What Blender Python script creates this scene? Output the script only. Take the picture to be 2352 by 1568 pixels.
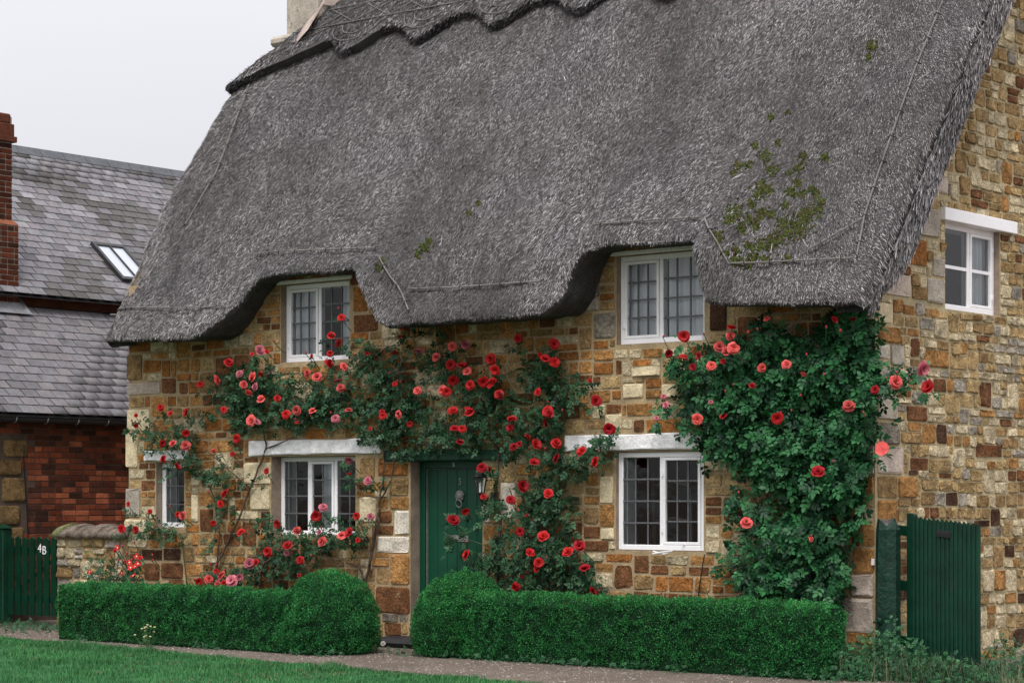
import bpy, math, random
import numpy as np
from mathutils import Matrix, Vector, Euler

for o in list(bpy.data.objects): bpy.data.objects.remove(o)
scene = bpy.context.scene
R = math.radians
rng = np.random.default_rng(7)
rnd = random.Random(11)

# ------------------------------------------------------------------ camera
YAW = R(39.05); FPX = 5016.0; PCX = 1176.0; HOR = 1140.0
r_ = np.array([math.cos(YAW), math.sin(YAW), 0.0]); f_ = np.array([-math.sin(YAW), math.cos(YAW), 0.0]); u_ = np.array([0, 0, 1.0])
CAM = np.array([9.917, -17.451, 1.6])
cd = bpy.data.cameras.new('camera'); cam = bpy.data.objects.new('camera', cd); scene.collection.objects.link(cam)
cam.location = CAM; cam.rotation_euler = (R(90), 0, YAW)
cd.sensor_width = 36; cd.lens = 36 * FPX / 2352; cd.shift_y = (HOR - 784) / 2352; cd.clip_end = 2000
scene.camera = cam

# ------------------------------------------------------------------ sky, sun, exposure
SUN_EL, SUN_AZ = 57, 152        # a veiled sun, high, in front of the cottage
w = bpy.data.worlds.new('World'); scene.world = w; w.use_nodes = True
nt = w.node_tree; nt.nodes.clear()
out = nt.nodes.new('ShaderNodeOutputWorld'); bg = nt.nodes.new('ShaderNodeBackground')
sky = nt.nodes.new('ShaderNodeTexSky'); sky.sky_type = 'NISHITA'; sky.sun_disc = False
sky.sun_elevation = R(SUN_EL); sky.sun_rotation = R(SUN_AZ); sky.dust_density = 3
mx = nt.nodes.new('ShaderNodeMix'); mx.data_type = 'RGBA'; mx.inputs[0].default_value = 0.90
# overcast: cloud cover, brighter overhead than at the horizon
tc = nt.nodes.new('ShaderNodeTexCoord'); sep = nt.nodes.new('ShaderNodeSeparateXYZ')
nz = nt.nodes.new('ShaderNodeTexNoise'); nz.inputs['Scale'].default_value = 1.6; nz.inputs['Detail'].default_value = 3
rmp = nt.nodes.new('ShaderNodeMapRange'); rmp.inputs[1].default_value = 0.0; rmp.inputs[2].default_value = 1.0
rmp.inputs[3].default_value = 3.9; rmp.inputs[4].default_value = 14.0
cm = nt.nodes.new('ShaderNodeMapRange'); cm.inputs[1].default_value = 0.3; cm.inputs[2].default_value = 0.7; cm.inputs[3].default_value = 0.90; cm.inputs[4].default_value = 1.08
mu = nt.nodes.new('ShaderNodeMath'); mu.operation = 'MULTIPLY'
cl = nt.nodes.new('ShaderNodeVectorMath'); cl.operation = 'SCALE'; cl.inputs[0].default_value = (1.01, 0.995, 1.035)
L = nt.links.new
L(tc.outputs['Generated'], sep.inputs[0]); L(sep.outputs['Z'], rmp.inputs[0]); L(tc.outputs['Generated'], nz.inputs['Vector'])
L(nz.outputs['Fac'], cm.inputs[0]); L(rmp.outputs[0], mu.inputs[0]); L(cm.outputs[0], mu.inputs[1]); L(mu.outputs[0], cl.inputs['Scale'])
L(sky.outputs[0], mx.inputs[6]); L(cl.outputs[0], mx.inputs[7]); L(mx.outputs[2], bg.inputs[0])
bg.inputs[1].default_value = 0.10; L(bg.outputs[0], out.inputs[0])
sd = bpy.data.lights.new('sun', 'SUN'); sd.energy = 1.5; sd.angle = R(14); sd.color = (1, 0.97, 0.93)
sun = bpy.data.objects.new('sun', sd); scene.collection.objects.link(sun)
_a = R(SUN_AZ); _d = Vector((math.sin(_a) * math.cos(R(SUN_EL)), math.cos(_a) * math.cos(R(SUN_EL)), math.sin(R(SUN_EL))))
sun.rotation_euler = _d.to_track_quat('Z', 'Y').to_euler()
vs = scene.view_settings; vs.view_transform = 'Standard'; vs.look = 'None'; vs.exposure = 0.66; vs.gamma = 1; vs.use_curve_mapping = False

# ------------------------------------------------------------------ helpers
def on(ax, v, px, py):
    """point of the plane axis=v seen at photo position (2352 wide)"""
    d = f_ + r_ * (px - PCX) / FPX + u_ * (HOR - py) / FPX
    return CAM + d * ((v - CAM[ax]) / d[ax])
def fx(px, py, y=0.0):
    p = on(1, y, px, py); return p[0], p[2]
def sxy(px, py, x=0.0):
    p = on(0, x, px, py); return p[1], p[2]

def vn(x, y, seed=0):
    """smooth value noise 0..1, vectorised"""
    x = np.asarray(x, float); y = np.asarray(y, float)
    xi = np.floor(x).astype(np.int64); yi = np.floor(y).astype(np.int64)
    xf = x - xi; yf = y - yi; sx = xf * xf * (3 - 2 * xf); sy = yf * yf * (3 - 2 * yf)
    def h(a, b):
        n = (a * 374761393 + b * 668265263 + seed * 974634777) & 0x7fffffff
        n = ((n ^ (n >> 13)) * 1274126177) & 0x7fffffff
        return ((n ^ (n >> 16)) & 0xffff) / 65535.0
    a = h(xi, yi); b = h(xi + 1, yi); c = h(xi, yi + 1); d = h(xi + 1, yi + 1)
    return (a * (1 - sx) + b * sx) * (1 - sy) + (c * (1 - sx) + d * sx) * sy
def fbm(x, y, o=3, seed=0):
    s = 0; a = 0.5; t = 0
    for k in range(o):
        s = s + a * vn(np.asarray(x) * 2 ** k, np.asarray(y) * 2 ** k, seed + k); t += a; a *= 0.5
    return s / t
def smooth(t):
    t = np.clip(t, 0, 1); return t * t * (3 - 2 * t)

def mesh_np(name, V, F, col=None, mat=None, sm=False):
    """V (N,3); F list of int arrays (M,3) / (M,4)"""
    me = bpy.data.meshes.new(name)
    if not isinstance(F, (list, tuple)): F = [F]
    F = [np.asarray(f, np.int32) for f in F if len(f)]
    V = np.asarray(V, np.float32)
    me.vertices.add(len(V)); me.vertices.foreach_set('co', V.ravel())
    loops = np.concatenate([f.ravel() for f in F]); cnt = np.concatenate([np.full(len(f), f.shape[1], np.int32) for f in F])
    st = np.concatenate([[0], np.cumsum(cnt)[:-1]]).astype(np.int32)
    me.loops.add(len(loops)); me.loops.foreach_set('vertex_index', loops)
    me.polygons.add(len(cnt)); me.polygons.foreach_set('loop_start', st)
    if sm: me.polygons.foreach_set('use_smooth', np.ones(len(cnt), bool))
    me.update(calc_edges=True); me.validate()
    if col is not None:
        c = np.asarray(col, np.float32)
        if c.ndim == 1: c = np.tile(c, (len(V), 1))
        ca = me.color_attributes.new('Col', 'FLOAT_COLOR', 'POINT')
        ca.data.foreach_set('color', np.concatenate([c, np.ones((len(V), 1), np.float32)], 1).ravel())
    if mat is not None: me.materials.append(mat)
    return me

class MB:
    """collects boxes, tubes, lathes and polygons into one mesh"""
    def __init__(s): s.v = []; s.f = []; s.c = []; s.col = (1, 1, 1)
    def add(s, V, F):
        b = len(s.v); s.v += [tuple(p) for p in V]; s.f += [tuple(b + i for i in f) for f in F]; s.c += [s.col] * len(V)
    def box(s, a, b, m=None, bev=0.0):
        x0, y0, z0 = a; x1, y1, z1 = b
        if bev <= 0:
            V = [(x0, y0, z0), (x1, y0, z0), (x1, y1, z0), (x0, y1, z0), (x0, y0, z1), (x1, y0, z1), (x1, y1, z1), (x0, y1, z1)]
            F = [(0, 3, 2, 1), (4, 5, 6, 7), (0, 1, 5, 4), (1, 2, 6, 5), (2, 3, 7, 6), (3, 0, 4, 7)]
        else:
            c = bev; V = []; F = []
            X = (x0, x1); Y = (y0, y1); Z = (z0, z1)
            idx = {}
            for i in (0, 1):
                for j in (0, 1):
                    for k in (0, 1):
                        p = (X[i], Y[j], Z[k]); q = [(c if t == 0 else -c) for t in (i, j, k)]
                        for ax in range(3):
                            V.append(tuple(p[t] + (q[t] if t != ax else 0) for t in range(3))); idx[(i, j, k, ax)] = len(V) - 1
            for ax in range(3):
                o = [t for t in range(3) if t != ax]
                for sgn in (0, 1):
                    def cid(a_, b_):
                        t = [0, 0, 0]; t[ax] = sgn; t[o[0]] = a_; t[o[1]] = b_; return idx[(t[0], t[1], t[2], ax)]
                    F.append((cid(0, 0), cid(1, 0), cid(1, 1), cid(0, 1)))
            for ax in range(3):
                o = [t for t in range(3) if t != ax]
                for a_ in (0, 1):
                    for b_ in (0, 1):
                        def e(k, face):
                            t = [0, 0, 0]; t[ax] = k; t[o[0]] = a_; t[o[1]] = b_; return idx[(t[0], t[1], t[2], face)]
                        F.append((e(0, o[0]), e(1, o[0]), e(1, o[1]), e(0, o[1])))
            for i in (0, 1):
                for j in (0, 1):
                    for k in (0, 1): F.append((idx[(i, j, k, 0)], idx[(i, j, k, 1)], idx[(i, j, k, 2)]))
        if m: V = [m(*p) for p in V]
        s.add(V, F); return s
    def tube(s, pts, rad, n=6, caps=True):
        pts = [Vector(p) for p in pts]
        if not hasattr(rad, '__len__'): rad = [rad] * len(pts)
        V = []; F = []; up = Vector((0.13, 0.27, 0.95))
        for i, p in enumerate(pts):
            t = (pts[min(i + 1, len(pts) - 1)] - pts[max(i - 1, 0)]).normalized()
            a = t.cross(up)
            if a.length < 1e-3: a = t.cross(Vector((1, 0, 0)))
            a.normalize(); b = t.cross(a)
            for k in range(n):
                th = 2 * math.pi * k / n; V.append(p + (a * math.cos(th) + b * math.sin(th)) * rad[i])
        for i in range(len(pts) - 1):
            for k in range(n): F.append((i * n + k, i * n + (k + 1) % n, (i + 1) * n + (k + 1) % n, (i + 1) * n + k))
        if caps: F.append(tuple(range(n))[::-1]); F.append(tuple((len(pts) - 1) * n + k for k in range(n)))
        s.add(V, F); return s
    def lathe(s, prof, c=(0, 0, 0), n=12, m=None):
        V = []; F = []
        for (rr, z) in prof:
            for k in range(n):
                th = 2 * math.pi * (k + .5) / n; p = (c[0] + rr * math.cos(th), c[1] + rr * math.sin(th), c[2] + z); V.append(m(*p) if m else p)
        for i in range(len(prof) - 1):
            for k in range(n): F.append((i * n + k, i * n + (k + 1) % n, (i + 1) * n + (k + 1) % n, (i + 1) * n + k))
        F.append(tuple(range(n))[::-1]); F.append(tuple((len(prof) - 1) * n + k for k in range(n)))
        s.add(V, F); return s
    def mesh(s, name, mat, sm=False):
        me = bpy.data.meshes.new(name); me.from_pydata([tuple(p) for p in s.v], [], s.f); me.update()
        ca = me.color_attributes.new('Col', 'FLOAT_COLOR', 'POINT')
        ca.data.foreach_set('color', np.concatenate([np.array(s.c, np.float32), np.ones((len(s.c), 1), np.float32)], 1).ravel())
        me.materials.append(mat)
        if sm: me.polygons.foreach_set('use_smooth', np.ones(len(me.polygons), bool))
        return me

WLOC = {}
def link(o, parent=None, world=(0, 0, 0)):
    scene.collection.objects.link(o); pl = Vector((0, 0, 0))
    if parent is not None: o.parent = parent; pl = Vector(WLOC[parent.name])
    o.location = Vector(world) - pl; WLOC[o.name] = tuple(world)
    return o
def obj(name, me, parent=None, world=(0, 0, 0), rot=None, scl=None):
    o = bpy.data.objects.new(name, me); link(o, parent, world)
    if rot is not None: o.rotation_euler = rot
    if scl is not None: o.scale = (scl,) * 3 if not hasattr(scl, '__len__') else scl
    return o
def part(name, mb, mat, parent, sm=False): return obj(name, mb.mesh(name, mat, sm), parent)
def empty(name, loc, parent=None):
    o = bpy.data.objects.new(name, None); o.empty_display_size = 0.2; return link(o, parent, loc)
def tag(o, label, cat, group=None, kind=None):
    o['label'] = label; o['category'] = cat
    if group: o['group'] = group
    if kind: o['kind'] = kind
    return o
def place(name, me, parent, M):
    """object with world matrix M under an unrotated parent"""
    o = bpy.data.objects.new(name, me); scene.collection.objects.link(o); o.parent = parent
    M = M.copy(); M.translation = M.translation - Vector(WLOC[parent.name]); o.matrix_basis = M; return o
def scatter(tV, tF, mats, locs, cols):
    """tV (K,3) template, mats (N,3,3), locs (N,3), cols (N,3) -> V,F,C"""
    N = len(locs); K = len(tV)
    V = np.einsum('nij,kj->nki', mats, tV) + locs[:, None, :]
    F = [ (np.asarray(f)[None] + (np.arange(N) * K)[:, None, None]).reshape(-1, np.asarray(f).shape[1]) for f in tF]
    return V.reshape(-1, 3), F, np.repeat(cols, K, 0)

# ------------------------------------------------------------------ materials
def newmat(name):
    m = bpy.data.materials.new(name); m.use_nodes = True; n = m.node_tree; n.nodes.clear()
    o = n.nodes.new('ShaderNodeOutputMaterial'); b = n.nodes.new('ShaderNodeBsdfPrincipled'); n.links.new(b.outputs[0], o.inputs[0])
    return m, n, b
def surf(name, col=None, rough=0.85, spec=0.25, n1=(6, .35), n2=(45, .3), bump=(60, .3, .01), bump2=None, tint=None, trans=0.0, coat=0.0, fleck=None):
    """col None -> vertex colour 'Col'; two noise layers vary its brightness; bump=(scale,strength,distance)"""
    m, n, b = newmat(name); Lk = n.links.new; N = n.nodes.new
    tcn = N('ShaderNodeNewGeometry'); P = tcn.outputs['Position']
    if col is None:
        a = N('ShaderNodeAttribute'); a.attribute_name = 'Col'; src = a.outputs['Color']
    else:
        a = N('ShaderNodeRGB'); a.outputs[0].default_value = (*col, 1); src = a.outputs[0]
    for (sc, am) in (n1, n2):
        if am <= 0: continue
        t = N('ShaderNodeTexNoise'); t.inputs['Scale'].default_value = sc; t.inputs['Detail'].default_value = 3; t.inputs['Roughness'].default_value = .65; Lk(P, t.inputs['Vector'])
        mr = N('ShaderNodeMapRange'); mr.inputs[1].default_value = .3; mr.inputs[2].default_value = .7; mr.inputs[3].default_value = 1 - am; mr.inputs[4].default_value = 1 + am; Lk(t.outputs['Fac'], mr.inputs[0])
        v = N('ShaderNodeVectorMath'); v.operation = 'SCALE'; Lk(src, v.inputs[0]); Lk(mr.outputs[0], v.inputs['Scale']); src = v.outputs[0]
    for tn in ([] if not tint else tint if isinstance(tint, list) else [tint]):      # (colour, scale, lo, hi): blotches of another colour
        t = N('ShaderNodeTexNoise'); t.inputs['Scale'].default_value = tn[1]; t.inputs['Detail'].default_value = 6; t.inputs['Roughness'].default_value = .7; Lk(P, t.inputs['Vector'])
        mr = N('ShaderNodeMapRange'); mr.inputs[1].default_value = tn[2]; mr.inputs[2].default_value = tn[3]; Lk(t.outputs['Fac'], mr.inputs[0])
        x = N('ShaderNodeMix'); x.data_type = 'RGBA'; Lk(mr.outputs[0], x.inputs[0]); Lk(src, x.inputs[6]); x.inputs[7].default_value = (*tn[0], 1); src = x.outputs[2]
    if fleck:
        t = N('ShaderNodeTexVoronoi'); t.inputs['Scale'].default_value = fleck[1]; Lk(P, t.inputs['Vector'])
        mr = N('ShaderNodeMapRange'); mr.inputs[1].default_value = fleck[2]; mr.inputs[2].default_value = fleck[2] * .4; Lk(t.outputs['Distance'], mr.inputs[0])
        x = N('ShaderNodeMix'); x.data_type = 'RGBA'; Lk(mr.outputs[0], x.inputs[0]); Lk(src, x.inputs[6]); x.inputs[7].default_value = (*fleck[0], 1); src = x.outputs[2]
    Lk(src, b.inputs['Base Color']); b.inputs['Roughness'].default_value = rough; b.inputs['Specular IOR Level'].default_value = spec
    if coat: b.inputs['Coat Weight'].default_value = coat; b.inputs['Coat Roughness'].default_value = .15
    prev = None
    for bp in (bump, bump2):
        if not bp: continue
        t = N('ShaderNodeTexNoise'); t.inputs['Scale'].default_value = bp[0]; t.inputs['Detail'].default_value = 6; t.inputs['Roughness'].default_value = .65; Lk(P, t.inputs['Vector'])
        k = N('ShaderNodeBump'); k.inputs['Strength'].default_value = bp[1]; k.inputs['Distance'].default_value = bp[2]; Lk(t.outputs['Fac'], k.inputs['Height'])
        if prev: Lk(prev, k.inputs['Normal'])
        prev = k.outputs[0]
    if prev: Lk(prev, b.inputs['Normal'])
    if trans:
        tr = N('ShaderNodeBsdfTranslucent'); Lk(src, tr.inputs[0]); ms = N('ShaderNodeMixShader'); ms.inputs[0].default_value = trans
        o = [q for q in n.nodes if q.type == 'OUTPUT_MATERIAL'][0]; Lk(b.outputs[0], ms.inputs[1]); Lk(tr.outputs[0], ms.inputs[2]); Lk(ms.outputs[0], o.inputs[0])
    return m
M = {}
M['stone'] = surf('stone', None, .92, .12, (8, .42), (48, .42), (22, 1.0, .045), (110, .8, .012), tint=[((.46, .36, .20), 12, .60, .80), ((.085, .058, .036), 1.7, .56, .90)], fleck=((.05, .03, .02), 38, .13))
M['ashlar'] = surf('ashlar', None, .92, .12, (5, .25), (50, .28), (30, .6, .02), (200, .4, .003), fleck=((.07, .05, .035), 17, .10))
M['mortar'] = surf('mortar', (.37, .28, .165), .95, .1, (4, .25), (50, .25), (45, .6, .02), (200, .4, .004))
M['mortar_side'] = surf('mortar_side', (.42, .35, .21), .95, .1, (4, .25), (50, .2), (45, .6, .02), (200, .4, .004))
M['plaster'] = surf('plaster', (.28, .22, .17), .95, .1, (6, .25), (60, .2), (40, .4, .01))
M['brick'] = surf('brick', None, .92, .1, (3, .3), (60, .4), (60, .7, .012), tint=((.045, .024, .018), 5, .58, .80))
M['slate'] = surf('slate', None, .7, .3, (8, .22), (60, .28), (50, .4, .005), tint=[((.045, .042, .038), 2.2, .60, .72), ((.22, .22, .20), 18, .66, .76)])
M['thatch'] = surf('thatch', (.085, .081, .079), .95, .1, (5, .3), (90, .6), (70, .9, .03), (220, .8, .01))
M['straw'] = surf('straw', None, .8, .12, (2.5, 0), (20, 0), None)
M['rod'] = surf('rod', (.16, .15, .14), .8, .2, (8, .3), (80, .3), (120, .3, .003))
M['moss'] = surf('moss', None, .95, .1, (20, .3), (150, .5), (160, .9, .02))
M['white'] = surf('white_paint', (.87, .86, .87), .45, .4, (4, .04), (60, .04), (25, .12, .004))
M['whitewood'] = surf('white_rough_paint', (.87, .86, .86), .6, .3, (5, .06), (40, .12), (16, .6, .03), (90, .4, .006), tint=((.42, .39, .34), 15, .64, .76))
M['green'] = surf('green_paint', (.003, .056, .028), .42, .3, (5, .12), (60, .12), (60, .12, .003))
M['greenwood'] = surf('green_rough_paint', (.004, .052, .027), .45, .35, (5, .15), (50, .2), (18, .6, .02), (120, .3, .004))
M['gatepaint'] = surf('gate_paint', (.002, .033, .017), .42, .3, (5, .3), (70, .3), (60, .35, .004), tint=((.020, .035, .022), 7, .58, .80))
M['postpaint'] = surf('post_paint', (.003, .030, .017), .42, .35, (7, .3), (70, .25), (14, .7, .03), (90, .4, .006), tint=((.012, .010, .008), 9, .60, .66))
M['weathered'] = surf('weathered_wood', (.10, .09, .085), .9, .15, (15, .5), (80, .4), (30, .8, .02))
M['leadbar'] = surf('lead', (.10, .105, .11), .5, .5, (20, .2), (90, .2), None)
M['flashing'] = surf('lead_flashing', (.17, .175, .185), .6, .4, (6, .3), (40, .2), (20, .4, .01))
M['iron'] = surf('black_iron', (.012, .012, .013), .4, .5, (20, .2), (90, .2), (120, .2, .002))
M['pewter'] = surf('grey_metal', (.18, .18, .17), .45, .5, (30, .3), (90, .3), (160, .4, .003)); 
M['curtain'] = surf('net_curtain', (.84, .85, .88), .95, .1, (8, .04), (60, .03), None, trans=.15)
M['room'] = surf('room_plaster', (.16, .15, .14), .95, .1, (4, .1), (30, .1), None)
M['leaf'] = surf('leaf', None, .45, .22, (9, .2), (70, 0), None, trans=.15)
M['petal'] = surf('petal', None, .6, .2, (30, 0), (120, .12), None, trans=.12)
M['stem'] = surf('stem', None, .8, .2, (15, .3), (90, .3), (90, .5, .006))
M['boxleaf'] = surf('box_leaf', None, .55, .2, (5, .15), (40, 0), None, trans=.15)
M['boxcore'] = surf('box_core', (.010, .035, .016), .95, .1, (14, .4), (60, .4), (40, 1, .03))
M['grass'] = surf('grass_blade', None, .6, .2, (2, .2), (20, 0), None, trans=.2)
M['concrete'] = surf('weathered_render', (.40, .36, .30), .95, .1, (5, .25), (50, .25), (40, .5, .01), tint=((.08, .07, .06), 7, .60, .72))
M['gutter'] = surf('gutter_paint', (.02, .02, .022), .5, .4, (8, .2), (60, .2), None)
M['pebble'] = surf('pebble', None, .9, .2, (20, .2), (120, .2), None)
M['ground'] = surf('gravel_ground', (.165, .135, .11), .95, .1, (1.2, .2), (60, .45), (110, .9, .02), (30, .4, .02), tint=((.30, .26, .23), 70, .58, .66))
M['turf'] = surf('turf', (.036, .130, .044), .95, .1, (3, .3), (40, .4), (60, .8, .03))
M['stepslab'] = surf('dark_step', (.018, .017, .018), .55, .4, (8, .3), (50, .3), (40, .3, .005))
M['wood'] = surf('pale_wood', (.35, .30, .25), .6, .3, (10, .2), (60, .2), None)
def glass_mat():
    m = bpy.data.materials.new('window_glass'); m.use_nodes = True; n = m.node_tree; n.nodes.clear(); N = n.nodes.new; Lk = n.links.new
    o = N('ShaderNodeOutputMaterial'); t = N('ShaderNodeBsdfTransparent'); t.inputs[0].default_value = (.86, .90, .90, 1)
    g = N('ShaderNodeBsdfGlossy'); g.inputs['Roughness'].default_value = .02; fr = N('ShaderNodeFresnel'); fr.inputs[0].default_value = 1.52
    geo = N('ShaderNodeNewGeometry'); tx = N('ShaderNodeTexNoise'); tx.inputs['Scale'].default_value = 6; Lk(geo.outputs['Position'], tx.inputs['Vector'])
    b = N('ShaderNodeBump'); b.inputs['Strength'].default_value = .08; b.inputs['Distance'].default_value = .03; Lk(tx.outputs['Fac'], b.inputs['Height']); Lk(b.outputs[0], g.inputs['Normal'])
    k = N('ShaderNodeMixShader'); Lk(fr.outputs[0], k.inputs[0]); Lk(t.outputs[0], k.inputs[1]); Lk(g.outputs[0], k.inputs[2]); Lk(k.outputs[0], o.inputs[0]); return m
M['glass'] = glass_mat()

def text_mesh(txt, size, mat, thick=.004):
    c = bpy.data.curves.new('figures', 'FONT'); c.body = txt; c.size = size; c.extrude = thick; c.align_x = 'CENTER'; c.align_y = 'CENTER'
    o = bpy.data.objects.new('figures_tmp', c); scene.collection.objects.link(o); bpy.context.view_layer.update()
    me = bpy.data.meshes.new_from_object(o.evaluated_get(bpy.context.evaluated_depsgraph_get())); bpy.data.objects.remove(o)
    me.materials.clear(); me.materials.append(mat); return me
# ================================================================== THE GROUND
def sheet(name, pts, z, mat):
    me = bpy.data.meshes.new(name); me.from_pydata([(x, y, z) for x, y in pts], [], [tuple(range(len(pts)))]); me.update(); me.materials.append(mat)
    o = obj(name, me); o['kind'] = 'structure'; return o
sheet('ground', [(-400, -400), (400, -400), (400, 400), (-400, 400)], 0, M['ground'])
def lawn_edge(x): return -2.12 - .118 * (x + 9.83) + .05 * (vn(np.array(x) * 3.1, np.array(x) * 0, 5) - .5) + .22 * smooth((np.array(x) + 2.2) / 3.5) * -1
lx = np.linspace(-30, 4.2, 240); ly = lawn_edge(lx)
pts = list(zip(lx.tolist(), ly.tolist())) + [(4.6, -7.6), (-30, -7.6)]
sheet('lawn', pts, .02, M['turf'])
sheet('road', [(-300, -14.2), (300, -14.2), (300, -7.4), (-300, -7.4)], .026, surf('asphalt', (.055, .054, .053), .9, .2, (2, .2), (80, .3), (150, .4, .004)))  # assumed road, out of view; added so light bounced onto the front is less green

# ================================================================== THE COTTAGE
cottage = tag(empty('cottage', (-5.07, 2.6, 0)), 'thatched ironstone cottage with white casement windows and green front door', 'cottage')
XL, XR, YB = -10.16, 0.0, 5.2

# ---- openings (front wall: u = x, v = z; side wall: u = y, v = z)
def rectf(l, t, rr, b, y):
    x0, z1 = fx(l, t, y); x1, _ = fx(rr, t, y); _, z0 = fx(l, b, y); return x0, x1, z0, z1
W_UL = rectf(657, 656, 814, 834, .08); W_UR = rectf(1425, 590, 1626, 793, .06)
W_LL = rectf(645, 1049, 838, 1228, .15); W_LR = rectf(1420, 1038, 1621, 1262, .035); W_SM = rectf(372, 1062, 436, 1211, .09)
DOOR = (fx(943, 1200, 0)[0], fx(1108, 1200, 0)[0], 0.12, fx(960, 1058, 0)[1])
a = sxy(2176, 516, -.06); b = sxy(2283, 727, -.06); W_SD = (a[0] - .16, b[0], b[1], sxy(2283, 533, -.06)[1])
L_LL = rectf(575, 1013, 877, 1046, 0); L_LR = rectf(1301, 1000, 1616, 1036, 0); L_SM = rectf(334, 1036, 432, 1058, 0); L_DR = rectf(886, 1034, 1162, 1060, 0)
L_LR = (L_LR[0], L_LR[1], L_LR[2], L_LR[3]); L_SD = (sxy(2160, 476)[0], sxy(2326, 520)[0], sxy(2160, 505)[1], sxy(2160, 476)[1])

mf = lambda u, v, w: (u, w, v)
ms = lambda u, v, w: (-w, u, v)
def wall_mesh(u0, u1, v0, v1, holes, m, w=0.0, clip=None):
    us = sorted({u0, u1, *[h[0] for h in holes], *[h[1] for h in holes]}); vs_ = sorted({v0, v1, *[h[2] for h in holes], *[h[3] for h in holes]})
    mb = MB()
    for i in range(len(us) - 1):
        for j in range(len(vs_) - 1):
            cu = (us[i] + us[i + 1]) / 2; cv = (vs_[j] + vs_[j + 1]) / 2
            if any(h[0] < cu < h[1] and h[2] < cv < h[3] for h in holes): continue
            mb.add([m(us[i], vs_[j], w), m(us[i + 1], vs_[j], w), m(us[i + 1], vs_[j + 1], w), m(us[i], vs_[j + 1], w)], [(0, 1, 2, 3)])
    return mb
fholes = [W_UL, W_UR, W_LL, W_LR, W_SM, DOOR]
fw = part('front_wall', wall_mesh(XL, XR, -.3, 4.12, fholes, mf), M['mortar'], cottage)
gmb = MB(); hy0, hy1, hz0, hz1 = W_SD
# gable wall: grid cells below the roof line, with the window left open
ys = sorted({0.0, hy0, hy1, YB, *np.linspace(.2, YB - .2, 26).tolist()})
for i in range(len(ys) - 1):
    a0, a1 = ys[i], ys[i + 1]; top = lambda y: 4.08 + 1.30 * min(y, YB - y); c = (a0 + a1) / 2
    segs = [(-.3, hz0), (hz1, None)] if hy0 < c < hy1 else [(-.3, None)]
    for lo, hi in segs:
        t0 = top(a0) if hi is None else hi; t1 = top(a1) if hi is None else hi
        gmb.add([(0, a0, lo), (0, a1, lo), (0, a1, t1), (0, a0, t0)], [(0, 1, 2, 3)])
sw = part('side_wall', gmb, M['mortar_side'], cottage)
bmb = MB(); bmb.add([(XL, 0, -.3), (XL, YB, -.3), (XL, YB, 4.08), (XL, YB / 2, 7.0), (XL, 0, 4.08)], [(0, 1, 2, 3, 4)])
bmb.add([(XL, YB, -.3), (XR, YB, -.3), (XR, YB, 4.1), (XL, YB, 4.1)], [(0, 1, 2, 3)])
part('rear_walls', bmb, M['mortar'], cottage)
rvl = ['upper left', 'upper right', 'lower left', 'lower right', 'small', 'door', 'side']
for (h, d, m) in [(W_UL, .2, mf), (W_UR, .2, mf), (W_LL, .3, mf), (W_LR, .2, mf), (W_SM, .25, mf), (DOOR, .3, mf), (W_SD, .25, ms)]:
    u0, u1, v0, v1 = h; rv = MB()
    rv.add([m(u0, v0, .001), m(u0, v1, .001), m(u0, v1, d), m(u0, v0, d)], [(0, 1, 2, 3)]); rv.add([m(u1, v0, .001), m(u1, v1, .001), m(u1, v1, d), m(u1, v0, d)], [(0, 1, 2, 3)])
    rv.add([m(u0, v0, .001), m(u1, v0, .001), m(u1, v0, d), m(u0, v0, d)], [(0, 1, 2, 3)]); rv.add([m(u0, v1, .001), m(u1, v1, .001), m(u1, v1, d), m(u0, v1, d)], [(0, 1, 2, 3)]); part('reveal', rv, M['plaster'], cottage)

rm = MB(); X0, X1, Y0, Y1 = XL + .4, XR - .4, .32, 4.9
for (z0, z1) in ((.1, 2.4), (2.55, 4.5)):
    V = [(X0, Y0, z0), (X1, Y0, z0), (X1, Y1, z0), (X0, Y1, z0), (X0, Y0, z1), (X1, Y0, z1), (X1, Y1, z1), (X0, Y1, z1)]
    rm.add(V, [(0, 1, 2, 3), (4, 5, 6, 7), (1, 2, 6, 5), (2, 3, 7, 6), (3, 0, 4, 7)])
part('interior_walls', rm, M['room'], cottage)

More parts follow.
